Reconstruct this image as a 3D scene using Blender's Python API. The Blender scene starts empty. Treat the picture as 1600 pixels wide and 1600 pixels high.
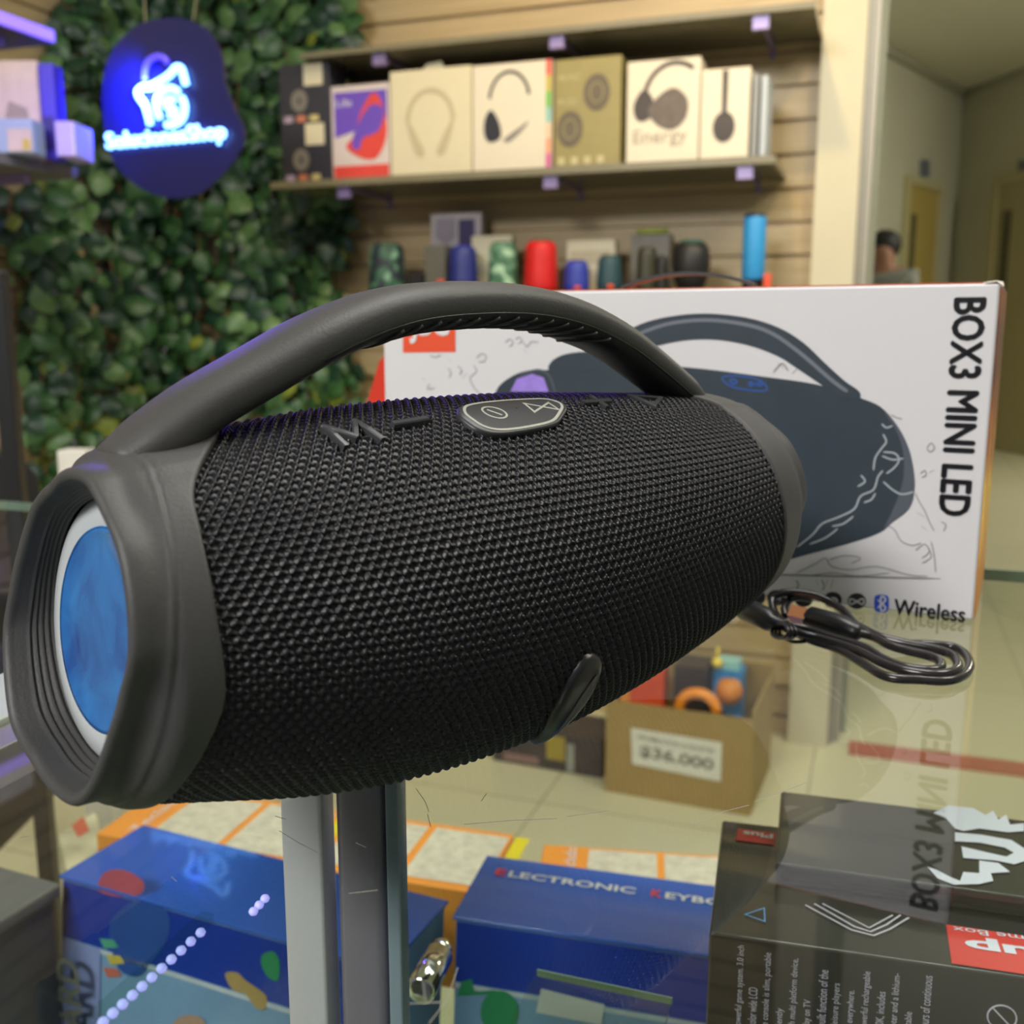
import bpy, bmesh, math, random
import numpy as np
from mathutils import Vector, Matrix
from mathutils.geometry import tessellate_polygon
random.seed(7)
rng = np.random.RandomState(3)
scene = bpy.context.scene
COL = scene.collection
PI = math.pi

# ---------------------------------------------------------------- camera
CAMZ = 1.113; TOP = 0.95; PITCH = math.radians(10.1); FOC = 1600.0
cd = bpy.data.cameras.new('camera'); cam = bpy.data.objects.new('camera', cd); COL.objects.link(cam)
cam.location = (0, 0, CAMZ); cam.rotation_euler = (PI/2 - PITCH, 0, 0)
cd.lens = 36; cd.sensor_width = 36; cd.clip_start = .02; cd.clip_end = 60
cd.dof.use_dof = True; cd.dof.focus_distance = .37; cd.dof.aperture_fstop = 12.5
scene.camera = cam
# ---------------------------------------------------------------- world, colour, lights
w = bpy.data.worlds.new('world'); scene.world = w; w.use_nodes = True
w.node_tree.nodes['Background'].inputs[0].default_value = (.80, .83, .85, 1)
w.node_tree.nodes['Background'].inputs[1].default_value = .26
vs = scene.view_settings; vs.view_transform = 'Standard'; vs.look = 'None'; vs.gamma = 1; vs.exposure = 0.06; vs.use_curve_mapping = False
scene.cycles.use_denoising = True
scene.cycles.max_bounces = 10; scene.cycles.transparent_max_bounces = 24
scene.cycles.sample_clamp_indirect = 4; scene.cycles.caustics_reflective = False; scene.cycles.caustics_refractive = False

def area(name, loc, target, sx, sy, power, color):
    l = bpy.data.lights.new(name, 'AREA'); l.shape = 'RECTANGLE'; l.size = sx; l.size_y = sy; l.energy = power; l.color = color
    o = bpy.data.objects.new(name, l); COL.objects.link(o); o.location = loc
    o.rotation_euler = (Vector(target) - Vector(loc)).to_track_quat('-Z', 'Y').to_euler(); return o
def spot(name, loc, target, power, color, ang, blend=.4, size=.03):
    l = bpy.data.lights.new(name, 'SPOT'); l.energy = power; l.color = color; l.spot_size = math.radians(ang); l.spot_blend = blend; l.shadow_soft_size = size
    o = bpy.data.objects.new(name, l); COL.objects.link(o); o.location = loc
    o.rotation_euler = (Vector(target) - Vector(loc)).to_track_quat('-Z', 'Y').to_euler(); return o
area('ceiling_panel_light_counter', (.35, .95, 2.78), (.3, .9, 0), .9, .5, 18, (1, .97, .93))
area('added_front_light', (-1.5, -1.3, 2.72), (.1, .5, 1.0), 1.2, .6, 92, (1, .96, .92))  # added front light to brighten the carton, hung at ceiling height
area('ceiling_panel_light_room', (1.5, .9, 2.78), (1.0, 1.9, 0), 1.0, .6, 30, (1, .95, .82))
area('ceiling_panel_light_hall', (5.2, 6.2, 3.3), (3.4, 6.6, 0), 1.0, 1.0, 900, (1, .96, .80))
spot('slatwall_spot_light', (.15, 1.75, 2.7), (.25, 2.95, 1.45), 50, (1, .70, .30), 75, .8, .05)
spot('slatwall_spot_light_right', (.95, 1.6, 2.7), (.95, 2.5, 1.5), 31, (1, .78, .45), 60, .8, .05)
spot('ivy_spot_light', (-.75, 1.5, 2.7), (-1.0, 2.8, .55), 42, (1, .85, .55), 58, .8, .05)
spot('violet_strip_light', (-.95, 2.3, 1.80), (-.05, .42, 1.12), 16, (.16, .06, 1), 24, .5, .02)
spot('violet_shelf_light', (-1.02, 2.0, 1.80), (-1.05, 2.25, 1.45), 3.5, (.20, .08, 1), 80, .8, .02)
spot('neon_glow_light', (-.62, 1.88, 1.38), (-.71, 2.16, 1.43), 1.3, (.02, .02, 1), 85, .9, .02)
spot('neon_glow_light_ivy', (-.78, 2.30, 1.62), (-.95, 3.0, 1.55), 26, (.05, .10, 1), 130, .9, .02)

# ---------------------------------------------------------------- camera maths: a pixel of the photo to a point on a known plane
CF = Vector((0, math.cos(PITCH), -math.sin(PITCH))); CU = Vector((0, math.sin(PITCH), math.cos(PITCH))); CR = Vector((1, 0, 0))
CO = Vector((0, 0, CAMZ))
def ray(x, y): return CF + CR*((x-800)/FOC) - CU*((y-800)/FOC)
def at_z(x, y, z): r = ray(x, y); return CO + r*((z-CAMZ)/r.z)
def on_plane(x, y, P, N): r = ray(x, y); return CO + r*((Vector(P)-CO).dot(N)/r.dot(N))
def at_d(x, y, d): return CO + ray(x, y)*d
YW = math.radians(19.5)
WN = Vector((math.sin(YW), math.cos(YW), 0)); WE = Vector((math.cos(YW), -math.sin(YW), 0))     # back wall: normal away from us, along to the right
def at_w(x, y, d): return on_plane(x, y, WN*d, WN)

# ---------------------------------------------------------------- materials
MATS = {}
def mat(name, col, rough=.5, metal=0, emit=None, es=0, spec=.5, noise=.06, nscale=30, bump=0, bscale=200, coat=0, alpha=1, sheen=0):
    if name in MATS: return MATS[name]
    m = bpy.data.materials.new(name); m.use_nodes = True; nt = m.node_tree; b = nt.nodes['Principled BSDF']
    b.inputs['Base Color'].default_value = (*col, 1); b.inputs['Roughness'].default_value = rough; b.inputs['Metallic'].default_value = metal
    b.inputs['Specular IOR Level'].default_value = spec; b.inputs['Coat Weight'].default_value = coat
    if sheen: b.inputs['Sheen Weight'].default_value = sheen
    tc = nt.nodes.new('ShaderNodeTexCoord')
    if noise:
        n = nt.nodes.new('ShaderNodeTexNoise'); n.inputs['Scale'].default_value = nscale; n.inputs['Detail'].default_value = 4
        nt.links.new(tc.outputs['Object'], n.inputs['Vector'])
        mx = nt.nodes.new('ShaderNodeMix'); mx.data_type = 'RGBA'
        mx.inputs[6].default_value = (*[max(0, c*(1-noise*2)) for c in col], 1); mx.inputs[7].default_value = (*[min(1, c*(1+noise*2)) for c in col], 1)
        nt.links.new(n.outputs['Fac'], mx.inputs[0]); nt.links.new(mx.outputs[2], b.inputs['Base Color'])
    if bump:
        n2 = nt.nodes.new('ShaderNodeTexNoise'); n2.inputs['Scale'].default_value = bscale; n2.inputs['Detail'].default_value = 3
        nt.links.new(tc.outputs['Object'], n2.inputs['Vector'])
        bp = nt.nodes.new('ShaderNodeBump'); bp.inputs['Strength'].default_value = bump; bp.inputs['Distance'].default_value = .001
        nt.links.new(n2.outputs['Fac'], bp.inputs['Height']); nt.links.new(bp.outputs['Normal'], b.inputs['Normal'])
    if emit: b.inputs['Emission Color'].default_value = (*emit, 1); b.inputs['Emission Strength'].default_value = es
    MATS[name] = m; return m
def sheet_glass(name, tint, rough=0.0, ior=1.5, extra=0.0):
    m = bpy.data.materials.new(name); m.use_nodes = True; nt = m.node_tree; nt.nodes.clear()
    o = nt.nodes.new('ShaderNodeOutputMaterial'); t = nt.nodes.new('ShaderNodeBsdfTransparent'); g = nt.nodes.new('ShaderNodeBsdfGlossy')
    t.inputs[0].default_value = (*tint, 1); g.inputs['Roughness'].default_value = rough; g.inputs[0].default_value = (1, 1, 1, 1)
    f = nt.nodes.new('ShaderNodeFresnel'); f.inputs[0].default_value = ior
    ge = nt.nodes.new('ShaderNodeNewGeometry'); inv = nt.nodes.new('ShaderNodeMath'); inv.operation = 'SUBTRACT'; inv.inputs[0].default_value = 1
    nt.links.new(ge.outputs['Backfacing'], inv.inputs[1])                    # only the outer side of each face mirrors, as in a real pane
    mul = nt.nodes.new('ShaderNodeMath'); mul.operation = 'MULTIPLY'
    nt.links.new(f.outputs[0], mul.inputs[0]); nt.links.new(inv.outputs[0], mul.inputs[1])
    ad = nt.nodes.new('ShaderNodeMath'); ad.operation = 'ADD'; ad.inputs[1].default_value = extra; nt.links.new(mul.outputs[0], ad.inputs[0])
    mx = nt.nodes.new('ShaderNodeMixShader'); nt.links.new(ad.outputs[0], mx.inputs[0]); nt.links.new(t.outputs[0], mx.inputs[1]); nt.links.new(g.outputs[0], mx.inputs[2])
    nt.links.new(mx.outputs[0], o.inputs[0]); MATS[name] = m; return m

# ---------------------------------------------------------------- mesh helpers
def obj(name, verts, faces, m, parent=None, smooth=False, fmats=None):
    me = bpy.data.meshes.new(name); me.from_pydata([tuple(v) for v in verts], [], faces); me.update()
    for mm in (m if isinstance(m, (list, tuple)) else [m]): me.materials.append(mm)
    if fmats:
        for p, k in zip(me.polygons, fmats): p.material_index = k
    if smooth: me.polygons.foreach_set('use_smooth', [True]*len(me.polygons))
    o = bpy.data.objects.new(name, me); COL.objects.link(o)
    if parent: o.parent = parent
    return o
def tag(o, label=None, cat=None, group=None, kind=None):
    if label: o['label'] = label
    if cat: o['category'] = cat
    if group: o['group'] = group
    if kind: o['kind'] = kind
    return o
def thing(name, label, cat, loc=(0, 0, 0), rz=0, group=None):
    o = bpy.data.objects.new(name, None); o.empty_display_size = .05; COL.objects.link(o); o.location = loc; o.rotation_euler = (0, 0, rz)
    return tag(o, label, cat, group)
def bevel(o, w, seg=2, angle=40):
    md = o.modifiers.new('bevel', 'BEVEL'); md.width = w; md.segments = seg; md.limit_method = 'ANGLE'; md.angle_limit = math.radians(angle)
    o.data.polygons.foreach_set('use_smooth', [True]*len(o.data.polygons)); wn = o.modifiers.new('wn', 'WEIGHTED_NORMAL'); wn.keep_sharp = True
    return o
class MB:
    def __init__(s): s.v = []; s.f = []
    def add(s, vs, fs):
        n = len(s.v); s.v += [Vector(v) for v in vs]; s.f += [[i+n for i in f] for f in fs]; return s
    def box(s, x0, x1, y0, y1, z0, z1, M=None):
        vs = [Vector((x, y, z)) for z in (z0, z1) for y in (y0, y1) for x in (x0, x1)]
        if M: vs = [M @ v for v in vs]
        return s.add(vs, [[0, 2, 3, 1], [4, 5, 7, 6], [0, 1, 5, 4], [2, 6, 7, 3], [1, 3, 7, 5], [0, 4, 6, 2]])
    def prism(s, pts, h):          # pts: 3D loop; h: vector
        n = len(pts); h = Vector(h); a = [Vector(p) for p in pts]; b = [p+h for p in a]
        tri = tessellate_polygon([a])
        fs = [list(t) for t in tri] + [[i+n for i in reversed(t)] for t in tri] + [[i, (i+1) % n, (i+1) % n+n, i+n] for i in range(n)]
        return s.add(a+b, fs)
    def tube(s, path, r, seg=10, caps=True, closed=False):
        P = [Vector(p) for p in path]; n = len(P); R = r if isinstance(r, (list, tuple)) else [r]*n
        prev = None; rings = []
        for i in range(n):
            if closed: t = (P[(i+1) % n]-P[i-1]).normalized()
            else: t = (P[min(i+1, n-1)]-P[max(i-1, 0)]).normalized()
            if prev is None:
                a = Vector((0, 0, 1)) if abs(t.z) < .9 else Vector((1, 0, 0)); nx = t.cross(a).normalized()
            else:
                nx = prev - t*prev.dot(t); nx = nx.normalized() if nx.length > 1e-6 else t.orthogonal().normalized()
            prev = nx; ny = t.cross(nx)
            rings.append([P[i] + (nx*math.cos(2*PI*k/seg)+ny*math.sin(2*PI*k/seg))*R[i] for k in range(seg)])
        vs = [v for rr in rings for v in rr]; fs = []
        for i in range(n if closed else n-1):
            j = (i+1) % n
            for k in range(seg): fs.append([i*seg+k, i*seg+(k+1) % seg, j*seg+(k+1) % seg, j*seg+k])
        if caps and not closed: fs.append(list(range(seg))[::-1]); fs.append([(n-1)*seg+k for k in range(seg)])
        return s.add(vs, fs)
    def lathe(s, prof, seg=32, M=None):      # prof (r,z)
        vs = [Vector((r*math.cos(2*PI*k/seg), r*math.sin(2*PI*k/seg), z)) for r, z in prof for k in range(seg)]
        if M: vs = [M @ v for v in vs]
        n = len(prof); fs = [[i*seg+k, i*seg+(k+1) % seg, (i+1)*seg+(k+1) % seg, (i+1)*seg+k] for i in range(n-1) for k in range(seg)]
        fs += [list(range(seg))[::-1], [(n-1)*seg+k for k in range(seg)]]
        return s.add(vs, fs)
    def build(s, name, m, parent=None, smooth=False):
        o = obj(name, s.v, s.f, m, parent, smooth)
        bm = bmesh.new(); bm.from_mesh(o.data); bmesh.ops.recalc_face_normals(bm, faces=bm.faces); bm.to_mesh(o.data); bm.free()
        return o
def smooth_path(pts, n=8, closed=False):
    P = [Vector(p) for p in pts]; out = []; N = len(P)
    for i in range(N if closed else N-1):
        if closed: a, b, c, d = P[i-1], P[i], P[(i+1) % N], P[(i+2) % N]
        else: a, b, c, d = P[max(i-1, 0)], P[i], P[i+1], P[min(i+2, N-1)]
        for k in range(n):
            t = k/n; out.append(.5*((2*b)+(c-a)*t+(2*a-5*b+4*c-d)*t*t+(3*b-a-3*c+d)*t**3))
    if not closed: out.append(P[-1])
    return out
def frame(o, ex, ey): ez = ex.cross(ey); M = Matrix((ex, ey, ez)).transposed().to_4x4(); M.translation = o; return M
def text(name, s, m, O, ex, ey, width=None, height=None, off=0, parent=None, depth=0.0, bold=0, space=1.0, center=False, thick=0):
    """lettering: lower-left corner at O, running along ex, tops towards ey; depth >0 gives it thickness"""
    c = bpy.data.curves.new(name, 'FONT'); c.body = s; c.size = 1; c.offset = bold; c.space_character = space; c.extrude = 0; c.resolution_u = 3
    t = bpy.data.objects.new(name, c); COL.objects.link(t)
    dg = bpy.context.evaluated_depsgraph_get(); me = bpy.data.meshes.new_from_object(t.evaluated_get(dg)); bpy.data.objects.remove(t); bpy.data.curves.remove(c)
    v = np.array([x.co[:] for x in me.vertices]); lo = v.min(0); hi = v.max(0)
    sy = (height/(hi[1]-lo[1])) if height else width/(hi[0]-lo[0]); sx = (width/(hi[0]-lo[0])) if width else sy
    O = Vector(O); ex = Vector(ex).normalized(); ey = Vector(ey); ey = ey.normalized(); ez = ex.cross(ey)
    for x in me.vertices:
        px = (x.co.x-lo[0]-(0.5*(hi[0]-lo[0]) if center else 0))*sx; py = (x.co.y-lo[1])*sy
        x.co = O+ex*px+ey*py+ez*off
    if thick:
        bm = bmesh.new(); bm.from_mesh(me); base = list(bm.verts)+list(bm.edges)+list(bm.faces)
        for a, b in ((thick, 0), (-thick, 0), (0, thick), (0, -thick)):
            g = bmesh.ops.duplicate(bm, geom=base)['geom']; bmesh.ops.translate(bm, verts=[q for q in g if isinstance(q, bmesh.types.BMVert)], vec=ex*a+ey*b)
        bm.to_mesh(me); bm.free()
    me.name = name; me.materials.clear(); me.materials.append(m); me.update()
    o = bpy.data.objects.new(name, me); COL.objects.link(o)
    if parent: o.parent = parent
    if depth: md = o.modifiers.new('solid', 'SOLIDIFY'); md.thickness = depth; md.offset = -1
    return o
def poly(pts): return pts

M_dark = mat('soft_black_rubber', (.050, .050, .051), .52, noise=.04, bump=.15, bscale=900, spec=.45)
M_black = mat('black_plastic', (.012, .012, .014), .35, noise=0)
M_white = mat('white_paint', (.80, .79, .74), .6)
M_alu = mat('brushed_aluminium', (.34, .31, .40), .38, .45, noise=.08, nscale=6)
M_alu2 = mat('pale_aluminium', (.80, .77, .88), .35, .3, noise=.05, nscale=6)
M_chrome = mat('chrome', (.75, .75, .72), .12, 1, noise=0)
GLASS = sheet_glass('clear_glass', (.93, .96, .93))
GLASS2 = sheet_glass('shelf_glass', (.90, .96, .92))
M_gedge = mat('green_glass_edge', (.30, .42, .34), .15, noise=.05)

# ================================================================ ROOM
# back wall: maple slat panels with routed grooves
P0 = at_w(255, 400, 2.8); P1 = at_w(1270, 400, 2.8)
u0 = P0.dot(WE)-.02; u1 = P1.dot(WE)
def wpt(u, d, z): p = WE*u+WN*d; return Vector((p.x, p.y, z))
def slat(name, org, ex, en, length, m, zoff=0.0):
    prof = [(0, 0.0)]; z = 1.30-.083*15
    while z < 2.8:
        prof += [(0, z-.006), (.012, z-.006), (.012, z+.003), (0, z+.006)]; z += .083
    prof += [(0, 2.85)]
    n = len(prof); vs = []
    for k in (0, 1):
        for d, zz in prof: p = org+ex*(length*k)+en*d; vs.append((p.x, p.y, zz+zoff if 0 < zz < 2.85 else zz))
    fs = [[i, i+1, n+i+1, n+i] for i in range(n-1)]
    # backing, so the wall has real thickness
    b0 = len(vs)
    for k in (0, 1):
        for zz in (0, 2.85): p = org+ex*(length*k)+en*.03; vs.append((p.x, p.y, zz))
    fs += [[b0, b0+1, b0+3, b0+2]]
    return tag(obj(name, vs, fs, m), kind='structure')
def wood(name, c1, c2, rough=.5):
    m = bpy.data.materials.new(name); m.use_nodes = True; nt = m.node_tree; b = nt.nodes['Principled BSDF']
    tc = nt.nodes.new('ShaderNodeTexCoord'); mp = nt.nodes.new('ShaderNodeMapping'); mp.inputs['Scale'].default_value = (1.5, 1.5, 22)
    n = nt.nodes.new('ShaderNodeTexNoise'); n.inputs['Scale'].default_value = 2.2; n.inputs['Detail'].default_value = 6; n.inputs['Distortion'].default_value = .6
    cr = nt.nodes.new('ShaderNodeValToRGB'); cr.color_ramp.elements[0].color = (*c1, 1); cr.color_ramp.elements[1].color = (*c2, 1)
    cr.color_ramp.elements[0].position = .35; cr.color_ramp.elements[1].position = .68
    nt.links.new(tc.outputs['Object'], mp.inputs[0]); nt.links.new(mp.outputs[0], n.inputs['Vector']); nt.links.new(n.outputs['Fac'], cr.inputs[0]); nt.links.new(cr.outputs[0], b.inputs['Base Color'])
    b.inputs['Roughness'].default_value = rough; MATS[name] = m; return m
M_maple = wood('maple_slat', (.44, .34, .18), (.54, .42, .24), .40)
slat('wall_back', wpt(u0, 2.8, 0), WE, WN, u1-u0, M_maple)
slat('wall_left', wpt(u0, 2.8, 0)-WN*2.4, WN, -WE, 2.42, M_maple)
# pillar closing the slat wall, and the metal frame of the shop opening
pz = MB(); a = wpt(u1, 2.78, 0); pz.box(0, .103, -.03, .14, 0, 2.85, frame(a, WE, WN)); tag(pz.build('wall_pillar', mat('cream_paint', (.60, .56, .42), .55, noise=.03, nscale=5)), kind='structure')
tr = MB(); Mx = frame(a, WE, WN); tr.box(.1035, .115, .0, .17, 0, 2.85, Mx); tr.box(.1155, .132, .02, .17, 0, 2.85, Mx)
tag(tr.build('trim_1', mat('satin_frame_paint', (.36, .34, .29), .35, .2, noise=.03)), kind='structure')
tr = MB(); tr.box(.1325, .146, .10, .30, 0, 2.85, Mx); tag(tr.build('trim_2', mat('grey_green_paint', (.36, .38, .30), .5)), kind='structure')
# floor, one slab of glossy beige tiles
m = bpy.data.materials.new('beige_tiles'); m.use_nodes = True; nt = m.node_tree; b = nt.nodes['Principled BSDF']
tc = nt.nodes.new('ShaderNodeTexCoord'); br = nt.nodes.new('ShaderNodeTexBrick'); br.offset = 0; br.inputs['Scale'].default_value = 1.0
br.inputs['Color1'].default_value = (.66, .63, .45, 1); br.inputs['Color2'].default_value = (.635, .61, .43, 1); br.inputs['Mortar'].default_value = (.36, .34, .25, 1)
br.inputs['Mortar Size'].default_value = .0025; br.inputs['Brick Width'].default_value = .6; br.inputs['Row Height'].default_value = .6
mp = nt.nodes.new('ShaderNodeMapping'); mp.inputs['Rotation'].default_value = (0, 0, YW); mp.inputs['Location'].default_value = (.1, .22, 0)
nt.links.new(tc.outputs['Object'], mp.inputs[0]); nt.links.new(mp.outputs[0], br.inputs['Vector']); nt.links.new(br.outputs['Color'], b.inputs['Base Color']); b.inputs['Roughness'].default_value = .22
fl = MB(); fl.box(-4, 9, -3, 15, -.06, 0); tag(fl.build('floor', m), kind='structure')
M_ceil = mat('ceiling_paint', (.62, .61, .52), .8)
HC = 3.4
cl = MB(); cl.prism([Vector((-4, -3, 2.86)), Vector((5, -3, 2.86)), wpt(5.2, 2.95, 2.86), wpt(-4, 2.95, 2.86)], (0, 0, .05)); tag(cl.build('ceiling', M_ceil), kind='structure')
cl = MB(); cl.prism([wpt(-2, 2.96, HC), wpt(9, 2.96, HC), wpt(9, 13, HC), wpt(-2, 13, HC)], (0, 0, .05)); tag(cl.build('ceiling_hall', M_ceil), kind='structure')
cl = MB(); cl.box(0, 3.2, .0, .08, 2.45, 3.399, frame(wpt(u1+.18, 2.86, 0), WE, WN)); tag(cl.build('wall_lintel', M_ceil), kind='structure')
# hall outside
M_hall = mat('hall_paint', (.50, .49, .38), .7, noise=.03, nscale=2)
ca = at_z(1409, 89, HC); cc = at_z(1506, 144, HC); cb = at_z(1600, 108, HC)
def wallseg(name, A, B, z0, z1, m, th=.08):
    A = Vector((A.x, A.y, 0)); B = Vector((B.x, B.y, 0)); e = (B-A).normalized(); n = Vector((-e.y, e.x, 0))
    if n.dot(A-CO) < 0: n = -n
    mb = MB(); mb.prism([A+Vector((0, 0, z0)), B+Vector((0, 0, z0)), B+n*th+Vector((0, 0, z0)), A+n*th+Vector((0, 0, z0))], (0, 0, z1-z0))
    return tag(mb.build(name, m), kind='structure'), A, e, n
ext = cc+(cb-cc)*6; start = ca+(ca-cc)*1.2
_, hA, hE, hN = wallseg('wall_hall_left', start, cc, 0, HC, M_hall)
_, gA, gE, gN = wallseg('wall_hall_right', cc, ext, 0, HC, M_hall)
tr = MB(); 
for A_, B_ in ((start, cc), (cc, ext)):
    A2 = Vector((A_.x, A_.y, 0)); B2 = Vector((B_.x, B_.y, 0)); n = Vector((-(B2-A2).y, (B2-A2).x, 0)).normalized()
    if n.dot(A2-CO) > 0: n = -n
    tr.prism([A2+Vector((0, 0, HC-.06)), B2+Vector((0, 0, HC-.06)), B2+n*.05+Vector((0, 0, HC-.06)), A2+n*.05+Vector((0, 0, HC-.06))], (0, 0, .059))
tag(tr.build('trim_3', mat('cornice_paint', (.34, .33, .25), .7)), kind='structure')
def on_seg(x, y, A, n): return on_plane(x, y, A, n)
def doorway(name, x0, x1, ytop, A, e, n, m, mf, extra=None):
    n2 = -n if n.dot(A-CO) > 0 else n
    p0 = on_seg(x0, ytop, A, n); p1 = on_seg(x1, ytop, A, n); a0 = (p0-A).dot(e); a1 = (p1-A).dot(e); zt = p0.z
    Mx = frame(Vector((A.x, A.y, 0)), e, e.cross(Vector((0, 0, 1)))*-1); s = 1 if (Mx.to_3x3() @ Vector((0, 1, 0))).dot(n2) > 0 else -1
    mb = MB(); mb.box(a0, a1, min(s*.002, s*.03), max(s*.002, s*.03), 0.002, zt, Mx); d = tag(mb.build(name, m), kind='structure')
    fr = MB()
    for q0, q1, z0, z1 in ((a0-.07, a0, 0.002, zt+.07), (a1, a1+.07, 0.002, zt+.07), (a0, a1, zt, zt+.07)): fr.box(q0, q1, min(s*.002, s*.05), max(s*.002, s*.05), z0, z1, Mx)
    fr.build('door_frame', mf, d)
    h = MB(); h.tube([Mx @ Vector((a1-.10, s*.04, 1.0)), Mx @ Vector((a1-.10, s*.075, 1.0)), Mx @ Vector((a1-.22, s*.075, 1.0))], .011); h.build('door_handle', M_chrome, d)
    g = MB(); g.box(a0+.10, a0+.22, min(s*.03, s*.036), max(s*.03, s*.036), 1.15, zt-.25, Mx); g.build('door_pane', mat('dark_door_pane', (.09, .085, .05), .2), d)
    return d
doorway('door_1', 1416, 1462, 287, hA, hE, hN, mat('ochre_door', (.42, .32, .09), .5), mat('door_frame_paint', (.46, .42, .24), .5))
doorway('door_2', 1566, 1660, 288, gA, gE, gN, mat('olive_door', (.37, .34, .20), .5), MATS['door_frame_paint'])
def sign_plate(x0, x1, y0, y1, A, n, lab):
    n2 = (-n if n.dot(A-CO) > 0 else n)
    pts = [on_seg(x, y, A, n)+n2*.012 for x, y in ((x0, y0), (x1, y0), (x1, y1), (x0, y1))]
    mb = MB(); mb.prism(pts, -n2*.010); tag(mb.build('door_sign', mat('slate_plate', (.13, .14, .20), .4)), lab, 'sign')
sign_plate(1437, 1451, 250, 276, hA, hN, 'small dark plate fixed above the yellow door in the hall')
sign_plate(1592, 1606, 250, 278, gA, gN, 'small dark plate above the door at the photo\'s right edge')
# red strip along the shop opening
a = wpt(u1+.16, 2.72, 0); s_ = MB(); s_.box(0, 2.6, 0, .085, .0005, .006, frame(a, WE, WN)); tag(s_.build('trim_4', mat('red_threshold', (.42, .12, .07), .5)), kind='structure')

# ================================================================ COUNTER: glass showcase
back0 = at_z(0, 783, TOP); back1 = at_z(1600, 893, TOP)
ce = (back1-back0).normalized(); cn = Vector((-ce.y, ce.x, 0))          # along to the right, away from us
CB = back0.dot(cn)                                                       # distance of the back edge
def cpt(u, d, z): p = ce*u+cn*d; return Vector((p.x, p.y, z))
CM = frame(Vector((0, 0, 0)), ce, cn)
case = thing('glass_showcase', 'glass topped aluminium shop counter with a shelf of boxed toys inside', 'display counter', cpt(0, 0, 0))
def cbox(name, u0_, u1_, d0, d1, z0, z1, m, bev=0, parent=case):
    mb = MB(); mb.box(u0_, u1_, d0, d1, z0, z1, CM); o = mb.build(name, m, parent)
    o.matrix_parent_inverse = parent.matrix_world.inverted() if False else Matrix.Translation(-parent.location)
    if bev: bevel(o, bev)
    return o
gt = cbox('glass_top', -1.25, 1.35, -.25, CB, TOP-.008, TOP, GLASS)
tag(gt, 'scratched clear glass sheet')
cbox('glass_edge', -1.25, 1.35, CB+.0002, CB+.0016, TOP-.008, TOP-.0001, M_gedge)
# post pair under the top, right behind the loudspeaker in the photo
pp = at_z(533, 1215, TOP-.01); pu = pp.dot(ce); pd = pp.dot(cn)
cbox('post', pu-.0285, pu-.010, pd, pd+.012, .0, TOP-.009, M_alu2, .0015)
cbox('post', pu-.0065, pu+.0150, pd+.004, pd+.016, .0, TOP-.009, M_alu, .004)
cbox('post', pu+.0165, pu+.0225, pd+.004, pd+.012, .0, TOP-.009, mat('blue_grey_glass_edge', (.30, .37, .47), .25, .1), .001)
# rail on the left that runs away from us
rl = at_z(-6, 1130, TOP-.012); ru = rl.dot(ce)
cbox('rail', ru-.045, ru+.004, -.2, CB-.012, TOP-.024, TOP-.009, mat('white_rail', (.72, .73, .70), .35, .2), .001)
cbox('rail', ru+.005, ru+.024, -.2, CB-.012, TOP-.030, TOP-.012, mat('mauve_aluminium', (.40, .35, .37), .35, .5), .001)
SH = .52
cbox('shelf', -.62, 1.2, -.2, .78, SH-.006, SH, GLASS2)
cbox('base_panel', -.70, 1.2, -.2, -.19, .0, TOP-.04, mat('case_side_dark', (.10, .10, .12), .4))
sc_ = MB()
for pts in ([(1085, 1288), (1130, 1268), (1170, 1258)], [(1180, 1252), (1215, 1240), (1262, 1222)], [(725, 1288), (800, 1282), (870, 1279)], [(885, 1276), (950, 1267)], [(650, 1232), (664, 1252), (670, 1268)], [(668, 1272), (673, 1292)], [(752, 1252), (760, 1240)], [(430, 1275), (446, 1280)], [(436, 1298), (465, 1316), (500, 1334)], [(556, 1317), (572, 1324)], [(545, 1396), (590, 1391)], [(715, 1512), (700, 1560), (670, 1600)], [(32, 1308), (45, 1306)], [(268, 1370), (276, 1377)], [(640, 1568), (690, 1566)]):
    sc_.tube([at_z(x, y, TOP+.00015)-case.location for x, y in pts], .00012, 4)
tag(sc_.build('surface_scratches', mat('scratch_grey', (.30, .29, .25), .5), case), kind='stuff')
# mid glass shelf with its clip
q = at_z(690, 1484, .76); qu = q.dot(ce); qd = q.dot(cn)
kr = at_z(1055, 1545, .76).dot(ce)
cbox('shelf', pu+.03, kr, -.1, qd, .756, .760, GLASS2)
cbox('shelf_edge', pu+.03, kr, qd+.0002, qd+.001, .756, .760, M_gedge)
cl_ = MB(); pa = at_z(690, 1484, .765); pb = pa+(at_z(655, 1552, .75)-at_z(690, 1484, .75))*.9
cl_.tube([pa+(pb-pa)*.12, pa+(pb-pa)*.15, pb, pb+(pb-pa)*.03], [.006, .0082, .0082, .006], 20)
cl_.lathe([(.0, -.006), (.004, -.005), (.006, 0), (.004, .005), (0, .006)], 16, Matrix.Translation(pa))
o = cl_.build('shelf_clip', M_chrome, case, True); o.location = -case.location

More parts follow.
